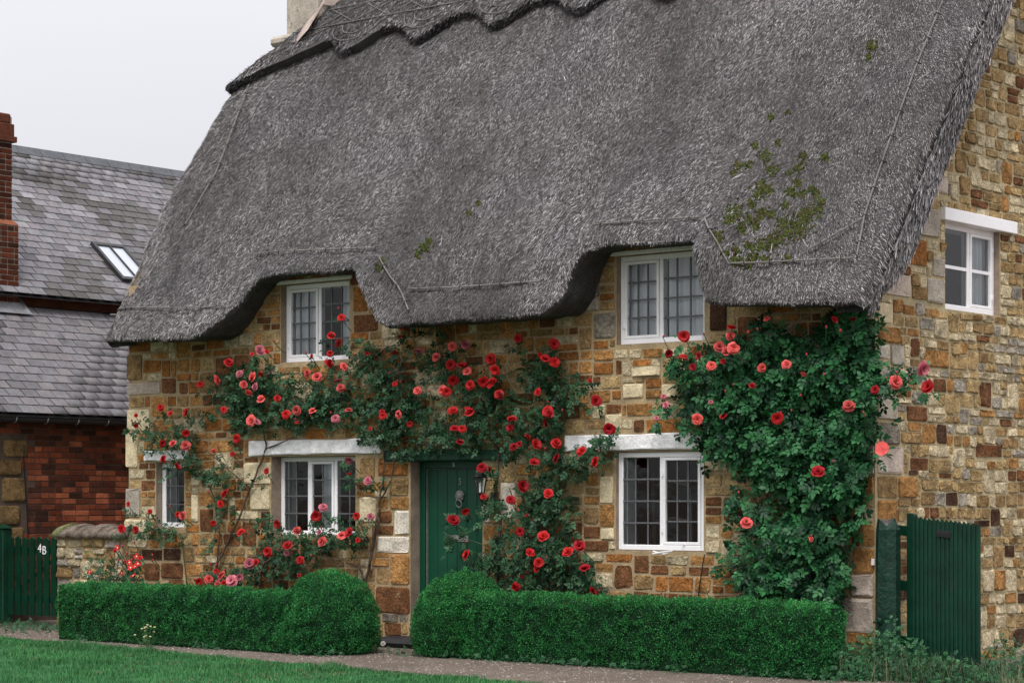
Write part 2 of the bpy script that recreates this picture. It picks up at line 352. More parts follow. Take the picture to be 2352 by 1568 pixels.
# ---- stones
PAL = {'O': (.36, .150, .044), 'o': (.42, .215, .075), 'B': (.19, .085, .038), 'D': (.085, .043, .026), 'T': (.34, .220, .100), 't': (.45, .315, .150), 'C': (.62, .52, .34), 'G': (.36, .32, .26), 'P': (.46, .385, .32), 'W': (.66, .60, .50), 'g': (.25, .22, .175)}
def stone_verts(u0, u1, v0, v1, proud, m, r0=.3, jit=.10, n=10, gap=.007):
    u0 += gap; u1 -= gap; v0 += gap; v1 -= gap
    cu, cv = (u0 + u1) / 2, (v0 + v1) / 2; hu, hv = (u1 - u0) / 2, (v1 - v0) / 2
    rr = r0 * min(hu, hv); pts = []
    for sx_, sy_ in ((1, 1), (-1, 1), (-1, -1), (1, -1)):
        jx = 1 - rnd.random() * jit; jy = 1 - rnd.random() * jit
        cx_, cy_ = sx_ * (hu * jx - rr), sy_ * (hv * jy - rr)
        a0 = {(1, 1): 0, (-1, 1): 90, (-1, -1): 180, (1, -1): 270}[(sx_, sy_)]
        for k in (6, 45, 84): pts.append((cx_ + rr * math.cos(R(a0 + k)), cy_ + rr * math.sin(R(a0 + k))))
    e_ = .07 * min(hu, hv) * (.5 if n == 12 else 1.3); pts = [(x + rnd.uniform(-e_, e_) * .7, y + rnd.uniform(-e_, e_)) for (x, y) in pts]
    K = len(pts); V = []; F = []
    tiltu = rnd.uniform(-.5, .5) * proud; tiltv = rnd.uniform(-.5, .5) * proud
    for (sc, dep) in ((1.0, .012), (.985, -.70), (.90 - .10 * rnd.random(), -1.0)):
        for (x, y) in pts:
            d = dep if dep > 0 else dep * proud * (1 + rnd.uniform(-.25, .25))
            if dep == -1.0: d -= tiltu * x / hu + tiltv * y / hv
            V.append(m(cu + x * sc, cv + y * sc, d))
    V.append(m(cu + rnd.uniform(-.2, .2) * hu, cv + rnd.uniform(-.2, .2) * hv, -proud * rnd.uniform(.7, 1.3)))
    for rr_ in (0, 1):
        for k in range(K): F.append((rr_ * K + k, rr_ * K + (k + 1) % K, (rr_ + 1) * K + (k + 1) % K, (rr_ + 1) * K + k))
    for k in range(K): F.append((2 * K + k, 2 * K + (k + 1) % K, 3 * K))
    return V, F
def pack(u0, u1, v0, v1, blocked, inside, hr, wr, cell=.02):
    W = int((u1 - u0) / cell); H = int((v1 - v0) / cell); occ = np.zeros((H, W), bool)
    uu = u0 + (np.arange(W) + .5) * cell; vv = v0 + (np.arange(H) + .5) * cell
    UU, VV = np.meshgrid(uu, vv); occ |= ~inside(UU, VV)
    for (a, b, c, d) in blocked:
        occ[max(0, int(round((c - v0) / cell))):max(0, int(round((d - v0) / cell))), max(0, int(round((a - u0) / cell))):max(0, int(round((b - u0) / cell)))] = True
    tops = []; z = 0
    while z < H: z += rnd.randint(*hr); tops.append(z)
    res = []
    for j in range(H):
        i = 0
        while i < W:
            if occ[j, i]: i += 1; continue
            run = 0
            while i + run < W and not occ[j, i + run]: run += 1
            wd = rnd.randint(*wr)
            if rnd.random() < .15: wd = int(wd * 1.5)
            if run - wd < wr[0] * .8: wd = run if run <= wr[1] * 1.4 else run // 2
            top = next((t for t in tops if t - j >= 4), H); h = top - j
            q = rnd.random()
            if q < .10:
                nxt = [t for t in tops if t > top]
                if nxt and run >= (nxt[0] - j): h = nxt[0] - j; wd = min(run, max(wd, int(h * .7)))
            elif q < .22 and h >= 7: h = h // 2
            h = min(h, H - j); wd = min(run, max(wd, int(h * rnd.uniform(.8, 1.2))))
            while h > 1 and occ[j:j + h, i:i + wd].any(): h -= 1
            occ[j:j + h, i:i + wd] = True
            if h * cell > .045 and wd * cell > .05: res.append((u0 + i * cell, u0 + (i + wd) * cell, v0 + j * cell, v0 + (j + h) * cell))
            i += wd
    return res
def wob(u, v): return .012 * (vn(u * 1.3, v * 1.3, 3) - .5) * 2, .022 * (vn(u * .9, v * 1.1, 9) - .5) * 2
def build_stones(rects, feats, m, wall, keep, colour, hide, proud=(.004, .015), r0=.22):
    """largest visible stones become parts of their own, the rest one joined part"""
    items = []
    for r in rects:
        c = colour((r[0] + r[1]) / 2, (r[2] + r[3]) / 2)
        du, dv = wob((r[0] + r[1]) / 2, (r[2] + r[3]) / 2)
        V, F = stone_verts(r[0] + du, r[1] + du, r[2] + dv, r[3] + dv, rnd.uniform(*proud), m, r0 + rnd.uniform(-.1, .2), .13)
        items.append(((r[1] - r[0]) * (r[3] - r[2]) * (.2 if hide(r) else 1), V, F, c, 'stone'))
    for (r, k) in feats:
        c = np.array(PAL[k]) * rnd.uniform(.88, 1.1)
        V, F = stone_verts(*r, rnd.uniform(.010, .024), m, .22, .05, n=12, gap=.005)
        items.append((9, V, F, c, 'ashlar' if k in 'CWPG' else 'stone'))
    items.sort(key=lambda t: -t[0])
    J = {}
    for k, (ar, V, F, c, mt) in enumerate(items):
        cc = np.array(c)[None, :] * (1 + rng.normal(0, .07, (len(V), 1)))
        if k < keep:
            me = bpy.data.meshes.new('stone'); me.from_pydata(V, [], F); me.update()
            ca = me.color_attributes.new('Col', 'FLOAT_COLOR', 'POINT'); ca.data.foreach_set('color', np.concatenate([cc, np.ones((len(V), 1))], 1).astype(np.float32).ravel())
            me.materials.append(M[mt]); obj('stone', me, wall)
        else:
            q = J.setdefault(mt, [[], [], []]); b0 = len(q[0]); q[0] += V; q[1] += [tuple(b0 + i for i in f) for f in F]; q[2].append(cc)
    for mt, q in J.items():
        me = bpy.data.meshes.new('rubble_stones'); me.from_pydata(q[0], [], q[1]); me.update()
        ca = me.color_attributes.new('Col', 'FLOAT_COLOR', 'POINT'); cc = np.concatenate(q[2]); ca.data.foreach_set('color', np.concatenate([cc, np.ones((len(cc), 1))], 1).astype(np.float32).ravel())
        me.materials.append(M[mt]); o = obj('rubble_stones', me, wall); o['kind'] = 'stuff'

FEAT = [(292,813,327,875,'T'),(292,878,370,906,'P'),(371,867,405,904,'B'),(291,938,345,990,'C'),(289,992,318,1075,'C'),(290,1077,365,1118,'T'),(289,1119,323,1188,'G'),(323,1121,367,1140,'O'),(286,1190,340,1257,'C'),(326,1260,374,1286,'D'),(376,1258,416,1286,'D'),(332,1291,368,1332,'B'),(370,1291,422,1328,'B'),
 (440,1079,461,1116,'C'),(440,1133,456,1199,'C'),(560,1061,624,1112,'C'),(575,1116,622,1172,'C'),(541,1171,594,1193,'C'),(600,1173,622,1214,'D'),
 (826,1050,862,1101,'T'),(826,1139,866,1199,'C'),(868,1062,938,1093,'O'),(894,1095,940,1138,'T'),(896,1140,940,1169,'o'),(906,1170,942,1229,'W'),(866,1230,942,1269,'W'),(898,1270,942,1342,'o'),(862,1346,942,1410,'B'),(855,1205,905,1227,'B'),
 (1110,1150,1128,1200,'W'),(1150,1105,1185,1190,'W'),(1112,1205,1150,1240,'o'),(1378,1092,1410,1157,'C'),(1378,1157,1411,1209,'o'),(1380,1211,1412,1240,'C'),
 (1363,717,1415,778,'g'),(1381,598,1418,712,'T'),(1353,639,1378,683,'g'),(1347,685,1377,715,'G'),(1630,689,1671,762,'D'),
 (611,676,645,698,'T'),(624,702,650,773,'C'),(607,777,652,815,'o'),(812,679,846,716,'O'),(812,721,870,762,'B'),(650,842,690,858,'T'),(694,840,735,858,'O'),
 (1978,1201,2010,1254,'o'),(1958,1257,2010,1317,'o'),(1953,1318,2009,1371,'P'),(1932,1372,2009,1454,'P'),(1985,749,2010,789,'o'),(1990,692,2009,743,'C'),(1985,1091,2010,1144,'o'),(1980,969,2010,1022,'g'),(1990,1023,2010,1090,'P'),
 (1430,880,1480,915,'C'),(1440,925,1500,955,'o'),(1520,880,1560,915,'C'),(1330,860,1362,885,'B'),(1363,832,1410,860,'O'),(1450,838,1520,865,'C'),(1390,950,1430,985,'C')]
def r2(q):
    x0, z1 = fx(q[0], (q[1] + q[3]) / 2); x1, _ = fx(q[2], (q[1] + q[3]) / 2); _, zt = fx((q[0] + q[2]) / 2, q[1]); _, zb = fx((q[0] + q[2]) / 2, q[3]); return x0, min(x1, XR - .005), zb, zt
openings = [(h[0] - .015, h[1] + .015, h[2] - .015, h[3] + .015) for h in fholes]; lint = [(l[0] - .01, l[1] + .01, l[2] - .01, l[3] + .01) for l in (L_LL, L_LR, L_SM, L_DR)]
def ov(a, b): return a[0] < b[1] - .02 and b[0] < a[1] - .02 and a[2] < b[3] - .02 and b[2] < a[3] - .02
feats = []
for q in FEAT:
    r = r2(q)
    if any(ov(r, o_) for o_ in openings + lint) or any(ov(r, g[0]) for g in feats): continue
    feats.append((r, q[4]))
def in_front(U, V):
    t = 3.62 + 0 * U
    for (h, l, rr) in ((W_UL, .75, .75), (W_UR, .75, .8)): t = np.where((U > h[0] - l) & (U < h[1] + rr), 4.1, t)
    return V < t
def col_front(u, v):
    if v < .75: k = rnd.choice('BoTOtgB')
    else: k = rnd.choice('OooBTttCCoooBOTtCBTO')
    return np.array(PAL[k]) * rnd.uniform(.82, 1.2)
rects = pack(XL, XR, -.06, 4.12, openings + lint + [f[0] for f in feats], in_front, (4, 8), (6, 16))
def hid_front(r): return r[2] < .75 and -9.2 < r[0] < -.3 or (r[0] > -2 and r[2] > .6 and r[3] < 3.2)
build_stones(rects, feats, mf, fw, 185, col_front, hid_front)

SFEAT = [(2015,749,2067,789,'o'),(2015,790,2042,823,'W'),(2044,790,2075,840,'G'),(2120,803,2179,845,'o'),(2182,815,2222,850,'t'),(2018,969,2065,1022,'g'),(2014,1023,2074,1090,'P'),(2014,1091,2060,1144,'T'),(2062,1093,2105,1144,'o'),(2065,546,2128,609,'O'),(2098,475,2157,544,'G'),(2126,402,2177,443,'P'),(2033,628,2091,681,'P'),(2093,658,2128,688,'T'),(2141,592,2170,636,'G'),(2127,639,2168,699,'G'),(2291,558,2333,607,'G'),(2292,609,2340,670,'G'),(2294,672,2318,720,'G'),(2016,694,2050,743,'C'),(2014,1146,2060,1200,'o'),(2014,905,2060,965,'G'),(2014,845,2050,900,'G'),(2014,1202,2050,1255,'P'),(2014,1256,2060,1320,'o'),(2014,1321,2055,1380,'P'),(2014,1381,2060,1460,'P'),(2240,1020,2300,1050,'B'),(2090,1050,2130,1080,'B'),(2132,1052,2180,1085,'t')]
def r2s(q):
    a0, _ = sxy(q[0], (q[1] + q[3]) / 2); a1, _ = sxy(q[2], (q[1] + q[3]) / 2); _, zt = sxy((q[0] + q[2]) / 2, q[1]); _, zb = sxy((q[0] + q[2]) / 2, q[3]); return max(a0, .006), a1, zb, zt
sop = [(hy0 - .015, hy1 + .015, hz0 - .015, hz1 + .015), (L_SD[0] - .01, L_SD[1] + .01, L_SD[2] - .01, L_SD[3] + .01)]
sfeats = []
for q in SFEAT:
    r = r2s(q)
    if any(ov(r, o_) for o_ in sop) or any(ov(r, g[0]) for g in sfeats): continue
    sfeats.append((r, q[4]))
def in_side(U, V): return V < 4.0 + 1.3 * np.minimum(U, YB - U)
def col_side(u, v):
    k = rnd.choice('tGCTtCoCGTBtCtCt') if v > 2.2 else rnd.choice('BTtCoTCtGDTCtCt'); return np.array(PAL[k]) * rnd.uniform(.82, 1.15)
rects = pack(0, YB, -.06, 7.4, sop + [f[0] for f in sfeats], in_side, (4, 7), (6, 14))
build_stones(rects, sfeats, ms, sw, 125, col_side, lambda r: r[0] > 2.7 or r[2] > 6.2 or r[2] < .2, (.007, .022), .32)

# ---- lintels
def rough_beam(name, r, m, mat, d0=-.035, d1=.12, amp=.010, seg=16, parent=None):
    u0, u1, v0, v1 = r; V = []; F = []
    for i in range(seg + 1):
        u = u0 + (u1 - u0) * i / seg
        for k, (v, d) in enumerate(((v0, d0 + .012), (v0 + .012, d0), (v1 - .012, d0), (v1, d0 + .012), (v1, d1), (v0, d1))):
            e = .8 if i in (0, seg) and k in (1, 2) else 1
            V.append(m(u, v + amp * (float(vn(u * 5, k // 3 * 7.3 + 1.7, 21)) - .5) * 2, d * e + .5 * amp * (float(vn(u * 7, k * 3.1, 22)) - .5) * 2))
    for i in range(seg):
        for k in range(6): F.append((i * 6 + k, (i + 1) * 6 + k, (i + 1) * 6 + (k + 1) % 6, i * 6 + (k + 1) % 6))
    F.append(tuple(range(6))); F.append(tuple(seg * 6 + k for k in range(6)))
    mb = MB(); mb.add(V, F); return part(name, mb, mat, parent or cottage)
o = rough_beam('lintel', L_LL, mf, M['whitewood']); o = rough_beam('lintel', L_LR, mf, M['whitewood'], amp=.006); o = rough_beam('lintel', L_SM, mf, M['whitewood'], seg=6)
o = rough_beam('lintel', L_DR, mf, M['greenwood'], d0=-.045, amp=.009); o['label'] = 'rough green painted timber lintel above the door'
mb = MB(); mb.box((L_SD[0], L_SD[2], -.055), (L_SD[1], L_SD[3], .08), ms, .006); part('lintel', mb, M['white'], cottage)
for (r, m, rec) in ((W_UL, mf, .08), (W_UR, mf, .06)):   # thin white head boards tucked under the thatch
    mb = MB(); mb.box((r[0] - .13, r[3] + .004, -.02), (r[1] + .05, r[3] + .045, rec - .004), m, .006); part('head_board', mb, M['whitewood'], cottage)

# ---- windows
def window(label, r, rec, m, side, lights, fwid=.052, dep=.07, bar=.008, sill=.0):
    u0, u1, v0, v1 = r; u0 += .003; u1 -= .003; v0 += .003; v1 -= .003
    mb = MB(); w0, w1 = rec, rec + dep
    bv = .005
    mb.box((u0, v0, w0), (u0 + fwid, v1, w1), m, bv); mb.box((u1 - fwid, v0, w0), (u1, v1, w1), m, bv)
    mb.box((u0 + fwid, v1 - fwid, w0 + .001), (u1 - fwid, v1, w1), m, bv); mb.box((u0 + fwid, v0, w0 - .012), (u1 - fwid, v0 + fwid, w1), m, bv)
    tot = sum(l[0] for l in lights); inner = (u1 - u0) - 2 * fwid; mul = .042; inner -= mul * (len(lights) - 1); u = u0 + fwid; kids = []
    for k, (fr, nc, nr, cas) in enumerate(lights):
        w_ = inner * fr / tot; a0, a1, b0, b1 = u, u + w_, v0 + fwid, v1 - fwid
        if k < len(lights) - 1: mb.box((a1, b0, w0 + .002), (a1 + mul, b1, w1), m, bv)
        if cas:
            c = MB(); cw = .030; g = .003
            c.box((a0 + g, b0 + g, w0 - .010), (a0 + g + cw, b1 - g, w0 + .035), m, .004); c.box((a1 - g - cw, b0 + g, w0 - .010), (a1 - g, b1 - g, w0 + .035), m, .004)
            c.box((a0 + g + cw, b1 - g - cw, w0 - .009), (a1 - g - cw, b1 - g, w0 + .035), m, .004); c.box((a0 + g + cw, b0 + g, w0 - .009), (a1 - g - cw, b0 + g + cw, w0 + .035), m, .004)
            kids.append(('casement', c, M['white'])); e = g + cw
            hs = a0 if cas == 'L' else a1
            for hz in (b0 + .14 * (b1 - b0), b1 - .22 * (b1 - b0)):
                h = MB(); h.box((hs - .012, hz, w0 - .018), (hs + .012, hz + .05, w0 - .004), m, .003); kids.append(('hinge', h, M['white']))
        else: e = .0
        a0 += e; a1 -= e; b0 += e; b1 -= e
        wg = w0 + .018
        for i in range(1, nc):
            c = MB(); x = a0 + (a1 - a0) * i / nc; bb = bar if bar < .02 else .016; c.box((x - bb, b0, wg - .006), (x + bb, b1, wg + .006), m); kids.append(('glazing_bar', c, M['leadbar'] if bar < .02 else M['white']))
        for j in range(1, nr):
            c = MB(); z = b0 + (b1 - b0) * j / nr; bb = bar if bar < .02 else .016; c.box((a0, z - bb, wg - .009), (a1, z + bb, wg + .009), m); kids.append(('glazing_bar', c, M['leadbar'] if bar < .02 else M['white']))
        for i in range(nc):
            for j in range(nr):
                x0_ = a0 + (a1 - a0) * i / nc; x1_ = a0 + (a1 - a0) * (i + 1) / nc; z0_ = b0 + (b1 - b0) * j / nr; z1_ = b0 + (b1 - b0) * (j + 1) / nr
                t = rnd.uniform(-.0012, .0012); s = rnd.uniform(-.0012, .0012); c = MB()
                P4 = [m(x0_, z0_, wg + t + s), m(x1_, z0_, wg - t + s), m(x1_, z1_, wg - t - s), m(x0_, z1_, wg + t - s)]
                c.add(P4, [(0, 1, 2, 3)]); kids.append(('pane', c, M['glass']))
        u += w_ + mul
    li = MB(); li.box((u0, v0, w1 + .001), (u0 + fwid + .012, v1, w1 + .13), m); li.box((u1 - fwid - .012, v0, w1 + .001), (u1, v1, w1 + .13), m); li.box((u0 + fwid + .012, v0 - .0, w1 + .001), (u1 - fwid - .012, v0 + fwid, w1 + .13), m); li.box((u0 + fwid + .012, v1 - fwid - .004, w1 + .001), (u1 - fwid - .012, v1, w1 + .10), m); kids.append(('inner_lining', li, M['white']))
    wo = part('window', mb, M['white'], cottage); wo['label'] = label
    for (n_, c, mt) in kids: part(n_, c, mt, wo)
    return wo
window('upper window with net curtain over the climbing roses', W_UL, .08, mf, 0, [(1, 3, 4, 'L'), (1, 3, 4, None)])
window('large upper window half under the thatch near the right end', W_UR, .06, mf, 0, [(1, 3, 4, 'L'), (1.12, 3, 4, None)])
window('three light ground floor window beside the front door', W_LL, .15, mf, 0, [(1, 2, 4, None), (1, 2, 4, 'L'), (1, 2, 4, None)], fwid=.05)
window('two light ground floor window right of the red roses', W_LR, .035, mf, 0, [(1, 3, 4, None), (1, 3, 4, 'L')])
window('narrow single light window near the left corner', W_SM, .09, mf, 0, [(1, 2, 3, None)], fwid=.06)
window('plain two light window in the gable side wall', W_SD, .06, ms, 1, [(1.12, 1, 2, None), (1, 1, 2, 'R')], bar=.03, fwid=.055)
# window stay and hook on the right lower window
mb = MB(); x0, x1, z0, _ = W_LR; mb.tube([(x0 + .48, -.045, z0 - .005), (x0 + .62, -.06, z0 - .03), (x0 + .72, -.05, z0 + .005), (x0 + .6, -.065, z0 - .012), (x0 + .48, -.05, z0 - .03)], .008, 6)
part('window_stay', mb, M['white'], cottage)
mb = MB(); hx, hz = fx(1570, 1252, .03); mb.tube([(hx, .02, hz - .05), (hx, .012, hz), (hx + .012, .012, hz + .018), (hx + .026, .012, hz + .006)], .005, 6); part('window_hook', mb, M['white'], cottage)

# ---- curtains (hang inside, things of their own)
def curtain(u0, u1, v0, v1, w, m, label, amp=.022, fold=.075, gather=0.0):
    nu, nv = max(8, int((u1 - u0) / .012)), 8; V = []; F = []
    ph = rnd.uniform(0, 6)
    for j in range(nv + 1):
        t = j / nv; v = v0 + (v1 - v0) * t
        for i in range(nu + 1):
            s = i / nu; u = u0 + (u1 - u0) * s * (1 - gather * (1 - abs(2 * t - 1)) * .4)
            d = amp * math.sin(2 * math.pi * u / fold + ph + .6 * math.sin(3 * t)) + amp * .5 * math.sin(2 * math.pi * u / (fold * 2.3) + 1)
            V.append(m(u, v, w + d))
    for j in range(nv):
        for i in range(nu): F.append((j * (nu + 1) + i, j * (nu + 1) + i + 1, (j + 1) * (nu + 1) + i + 1, (j + 1) * (nu + 1) + i))
    mb = MB(); mb.add(V, F); o = obj('curtain', mb.mesh('curtain', M['curtain'], True)); tag(o, label, 'curtain', 'curtains behind the window glass')
u0, u1, v0, v1 = W_UL; mid = (u0 + u1) / 2
curtain(u0 + .075, mid - .02, v0 + .02, v1 - .05, .150, mf, 'net curtain behind left casement of the upper left window', .02, .09)
curtain(u1 - .25, u1 - .075, v0 + .02, v1 - .05, .160, mf, 'narrow net curtain at right edge of the upper left window', .02, .07)
u0, u1, v0, v1 = W_UR; mid = (u0 + u1) / 2
curtain(u0 + .075, mid - .0, v0 + .02, v1 - .04, .125, mf, 'net curtain behind left casement of the large upper right window', .012, .14)
curtain(mid + .03, u1 - .075, v0 + .02, v1 - .04, .130, mf, 'net curtain behind right light of the large upper right window', .012, .16)
u0, u1, v0, v1 = W_LL; mid = (u0 + u1) / 2
curtain(mid - .10, mid + .18, v0 + .01, v1 - .04, .26, mf, 'pale curtain drawn behind the middle light beside the door', .022, .07)
u0, u1, v0, v1 = W_SD
curtain(u1 - .42, u1 - .1, v0 + .03, v1 - .04, .155, ms, 'white curtain behind right casement of the gable side window', .02, .08)
# a pale bentwood chair standing in the right ground floor room
ch = tag(empty('bentwood_chair', (-2.85, .95, .1)), 'pale bentwood chair seen through the right ground floor window', 'chair')
for s_ in (-.17, .17):
    mb = MB(); mb.tube([(-2.85 + s_ + .10 * math.sin(t * 2.2) * (1 if s_ > 0 else -1) * .6, .95 - .10 * t, .1 + 1.75 * t) for t in np.linspace(0, 1, 9)], .022, 6); part('back_post', mb, M['wood'], ch, True)
for z_ in (1.05, 1.35, 1.72):
    mb = MB(); mb.tube([(-3.06, .87, z_), (-2.85, .93, z_ + .03), (-2.64, .87, z_)], .018, 6); part('back_rail', mb, M['wood'], ch, True)
mb = MB(); mb.box((-3.08, .86, .52), (-2.62, 1.32, .56), bev=.01); part('seat', mb, M['wood'], ch)
for sx_ in (-3.04, -2.66):
    mb = MB(); mb.tube([(sx_, 1.28, .53), (sx_, 1.3, .1)], .02, 6); part('leg', mb, M['wood'], ch)

# ---- front door
dx0, dx1, dz0, dz1 = DOOR
mb = MB(); w0 = .14; fwd = .075
mb.box((dx0 + .002, dz0, w0), (dx0 + fwd, dz1 - .002, w0 + .12), mf, .006); mb.box((dx1 - fwd, dz0, w0), (dx1 - .002, dz1 - .002, w0 + .12), mf, .006); zt = fx(985, 1075, .17)[1]
mb.box((dx0 + fwd, zt, w0 + .002), (dx1 - fwd, dz1 - .002, w0 + .12), mf, .006)
part('door_frame', mb, M['green'], cottage)
mb = MB(); mb.box((dx0 + fwd, dz0 + .01, w0 + .060), (dx1 - fwd, zt - .004, w0 + .10), mf); door = part('door', mb, M['green'], cottage); door['label'] = 'dark green boarded front door'
nb = 6; bw = (dx1 - dx0 - 2 * fwd - .03) / nb
for i in range(nb):
    a = dx0 + fwd + .015 + bw * i; mb = MB(); mb.box((a + .002, dz0 + .012, w0 + .040), (a + bw - .002, zt - .012, w0 + .062), mf, .005); part('board', mb, M['green'], door)
mb = MB(); mb.box((dx0 + fwd + .001, dz0 + .02, w0 + .030), (dx0 + fwd + .009, zt - .01, w0 + .066), mf); mb.box((dx0 + fwd + .009, zt - .009, w0 + .030), (dx1 - fwd - .01, zt - .004, w0 + .066), mf); part('weather_strip', mb, M['pewter'], door)
def fpt(px, py, y): p = on(1, y, px, py); return p
rotf = (R(90), 0, 0)
p = fpt(1042, 1067, w0 - .004); obj('number', text_mesh('5', .062, M['white'], .002), door, p, rotf)
p = fpt(1057, 1106, w0 + .034); obj('number', text_mesh('5', .10, M['pewter'], .004), door, p, rotf)
# lion's head knocker with ring
p = fpt(1058, 1138, w0 + .038); mb = MB(); mh = lambda x, y, z: (p[0] + x, p[1] - z, p[2] + y)
mb.lathe([(.052, 0), (.056, .010), (.044, .022), (.030, .034), (.012, .040)], n=14, m=mh)
for k in range(11):
    a = R(30 * k + 15); mb.lathe([(.016, 0), (.015, .018), (.006, .028)], (.048 * math.cos(a), .048 * math.sin(a), 0), 7, mh)
for (bx, by, br, bz) in ((-.019, .014, .009, .038), (.019, .014, .009, .038), (0, -.006, .014, .044), (-.012, -.024, .012, .040), (.012, -.024, .012, .040)): mb.lathe([(br, .0), (br, bz - .008), (br * .6, bz)], (bx, by, 0), 7, mh)
kn = part('door_knocker', mb, M['pewter'], door, True)
mb = MB(); mb.tube([mh(.040 * math.sin(t), -.055 - .042 * (1 - math.cos(t)) * .95 + .012, .03 + .008 * math.cos(t)) for t in np.linspace(0, 2 * math.pi, 17)], .0075, 7, False); part('knocker_ring', mb, M['pewter'], door, True)
p = fpt(1056, 1236, w0 + .040); mb = MB(); mb.box((p[0] - .125, p[2] - .035, w0 + .030), (p[0] + .125, p[2] + .035, w0 + .041), mf, .004); part('letter_plate', mb, M['pewter'], door)
mb = MB(); mb.box((p[0] - .095, p[2] - .017, w0 + .024), (p[0] + .095, p[2] + .013, w0 + .031), mf, .003); part('letter_flap', mb, M['pewter'], door)
mb = MB()
mb.add([(dx0 - .25, -.26, 0), (dx1 + .1, -.26, 0), (dx1 + .1, .2, 0), (dx0 - .25, .2, 0), (dx0 - .25, -.26, .10), (dx1 + .1, -.26, .10), (dx1 + .1, .2, .12), (dx0 - .25, .2, .12), (dx0 - .25, -.29, .05), (dx1 + .1, -.29, .05)], [(0, 8, 9, 1), (8, 4, 5, 9), (4, 7, 6, 5), (1, 9, 5, 6, 2), (0, 3, 7, 4, 8)])
o = part('doorstep', mb, M['stepslab'], None); tag(o, 'worn black doorstep slab between the two clipped hedges', 'step')

# ---- wall lantern beside the door
lp = fpt(1103, 1112, -.24); lan = tag(empty('wall_lantern', (lp[0], -.02, lp[2] - .14)), 'black coach lantern on the wall right of the front door', 'lantern')
mb = MB(); mb.lathe([(.010, .15), (.016, .135), (.030, .125), (.082, .085), (.090, .078), (.072, .070)], lp, 6); part('lantern_roof', mb, M['iron'], lan)
mb = MB(); mb.lathe([(.062, .068), (.040, -.085)], lp, 6); part('lantern_glass', mb, M['glass'], lan)
for k in range(6):
    t = R(60 * k + 30); mb = MB(); mb.tube([(lp[0] + .066 * math.cos(t), lp[1] + .066 * math.sin(t), lp[2] + .070), (lp[0] + .043 * math.cos(t), lp[1] + .043 * math.sin(t), lp[2] - .086)], .006, 5); part('lantern_bar', mb, M['iron'], lan)
mb = MB(); mb.lathe([(.046, -.082), (.046, -.094), (.020, -.106), (.014, -.15), (.005, -.165)], lp, 6); part('lantern_base', mb, M['iron'], lan)
mb = MB(); mb.lathe([(.013, -.08), (.013, .01), (.006, .02)], lp, 8); part('candle_tube', mb, M['white'], lan)
mb = MB(); mb.tube([(lp[0], lp[1], lp[2] - .14), (lp[0], lp[1] + .04, lp[2] - .19), (lp[0], lp[1] + .12, lp[2] - .19), (lp[0], -.03, lp[2] - .15)], .010, 6); mb.box((lp[0] - .03, -.045, lp[2] - .22), (lp[0] + .03, -.02, lp[2] - .08), bev=.004); part('bracket', mb, M['iron'], lan)
# ================================================================== THE THATCH
K_, Z0_, Y0_ = 1.33, 3.47, -.62
RY = 2.6; RZ = Z0_ + K_ * (RY - Y0_)
NRM = np.array([0, -K_, 1.0]) / math.hypot(K_, 1)
TXL, TXR = -10.36, .28
EDGE = [(300,778),(440,773),(464,763),(494,728),(515,700),(535,675),(553,655),(590,643),(700,636),(786,628),(801,636),(815,660),(835,698),(860,728),(890,740),(1000,735),(1246,716),(1266,698),(1283,670),(1296,640),(1309,610),(1327,587),(1366,578),(1570,570),(1586,578),(1596,614),(1610,662),(1626,687),(1800,692),(1990,688)]
ex = [TXL]; ez = [3.50]
for q in EDGE:
    p = fx(q[0], q[1], -.60); ex.append(p[0]); ez.append(p[1])
ex += [TXR]; ez += [3.37]
def ze(x): return np.interp(x, ex, ez) + .10 * smooth((np.interp(x, ex, ez) - 3.5) / .35) + .010 * (vn(np.asarray(x) * 6, 0 * np.asarray(x), 31) - .5)
NB1 = (fx(600, 640, -.6)[0], fx(800, 630, -.6)[0]); NB2 = (fx(1350, 578, -.6)[0], fx(1590, 570, -.6)[0])
def xleft(z): return TXL + np.where(np.asarray(z) > 6.75, (np.asarray(z) - 6.75) * 1.12, 0)
def roof(x, z, disp=True):
    """the thatch's outer face: point for (x, z)"""
    x = np.asarray(x, float); z = np.asarray(z, float)
    y = Y0_ + (z - Z0_) / K_
    for (a, b) in (NB1, NB2):
        B = smooth((x - a + .75) / .75) * smooth((b + .65 - x) / .65)
        y = y - B * smooth((5.35 - z) / 1.4) * np.clip(y + .60, 0, .30)
    y = y + .36 * smooth((-9.55 - x) / .82) * smooth((5.6 - z) / 2.2)
    r = .11; dn = 0
    q = np.clip((x - (TXR - r)) / r, 0, 1); dn = dn - r * (1 - np.sqrt(np.maximum(0, 1 - q * q)))
    xl = xleft(z); q = np.clip((xl + r - x) / r, 0, 1); dn = dn - r * (1 - np.sqrt(np.maximum(0, 1 - q * q)))
    d0 = z - ze(x); q = np.clip((.10 - d0) / .10, 0, 1); dn = dn - .045 * (1 - np.sqrt(np.maximum(0, 1 - q * q * .98)))
    if disp:
        s = (z - Z0_) * 1.25
        wx = x + .30 * (vn(x * .8, s * .8, 55) - .5)
        dn = dn + .055 * (fbm(wx * 1.1, s * .55, 2, 40) - .5) + .050 * (fbm(wx * 4.2, s * 2.6, 2, 44) - .5) + .022 * (vn(wx * 15, s * 7, 47) - .5)
    P = np.stack([x + 0 * z, y + 0 * x, z + 0 * x], -1); return P + np.asarray(dn)[..., None] * NRM
thatch = None
nx, nz_ = 620, 150
u = np.linspace(0, 1, nx); e_x = TXL + (TXR - TXL) * u; zb = ze(e_x); t = np.linspace(0, 1, nz_) ** 1.15
Z = zb[:, None] + (RZ - zb[:, None]) * t[None]; Xg = xleft(Z) + (TXR - xleft(Z)) * u[:, None]
G = roof(Xg, Z)
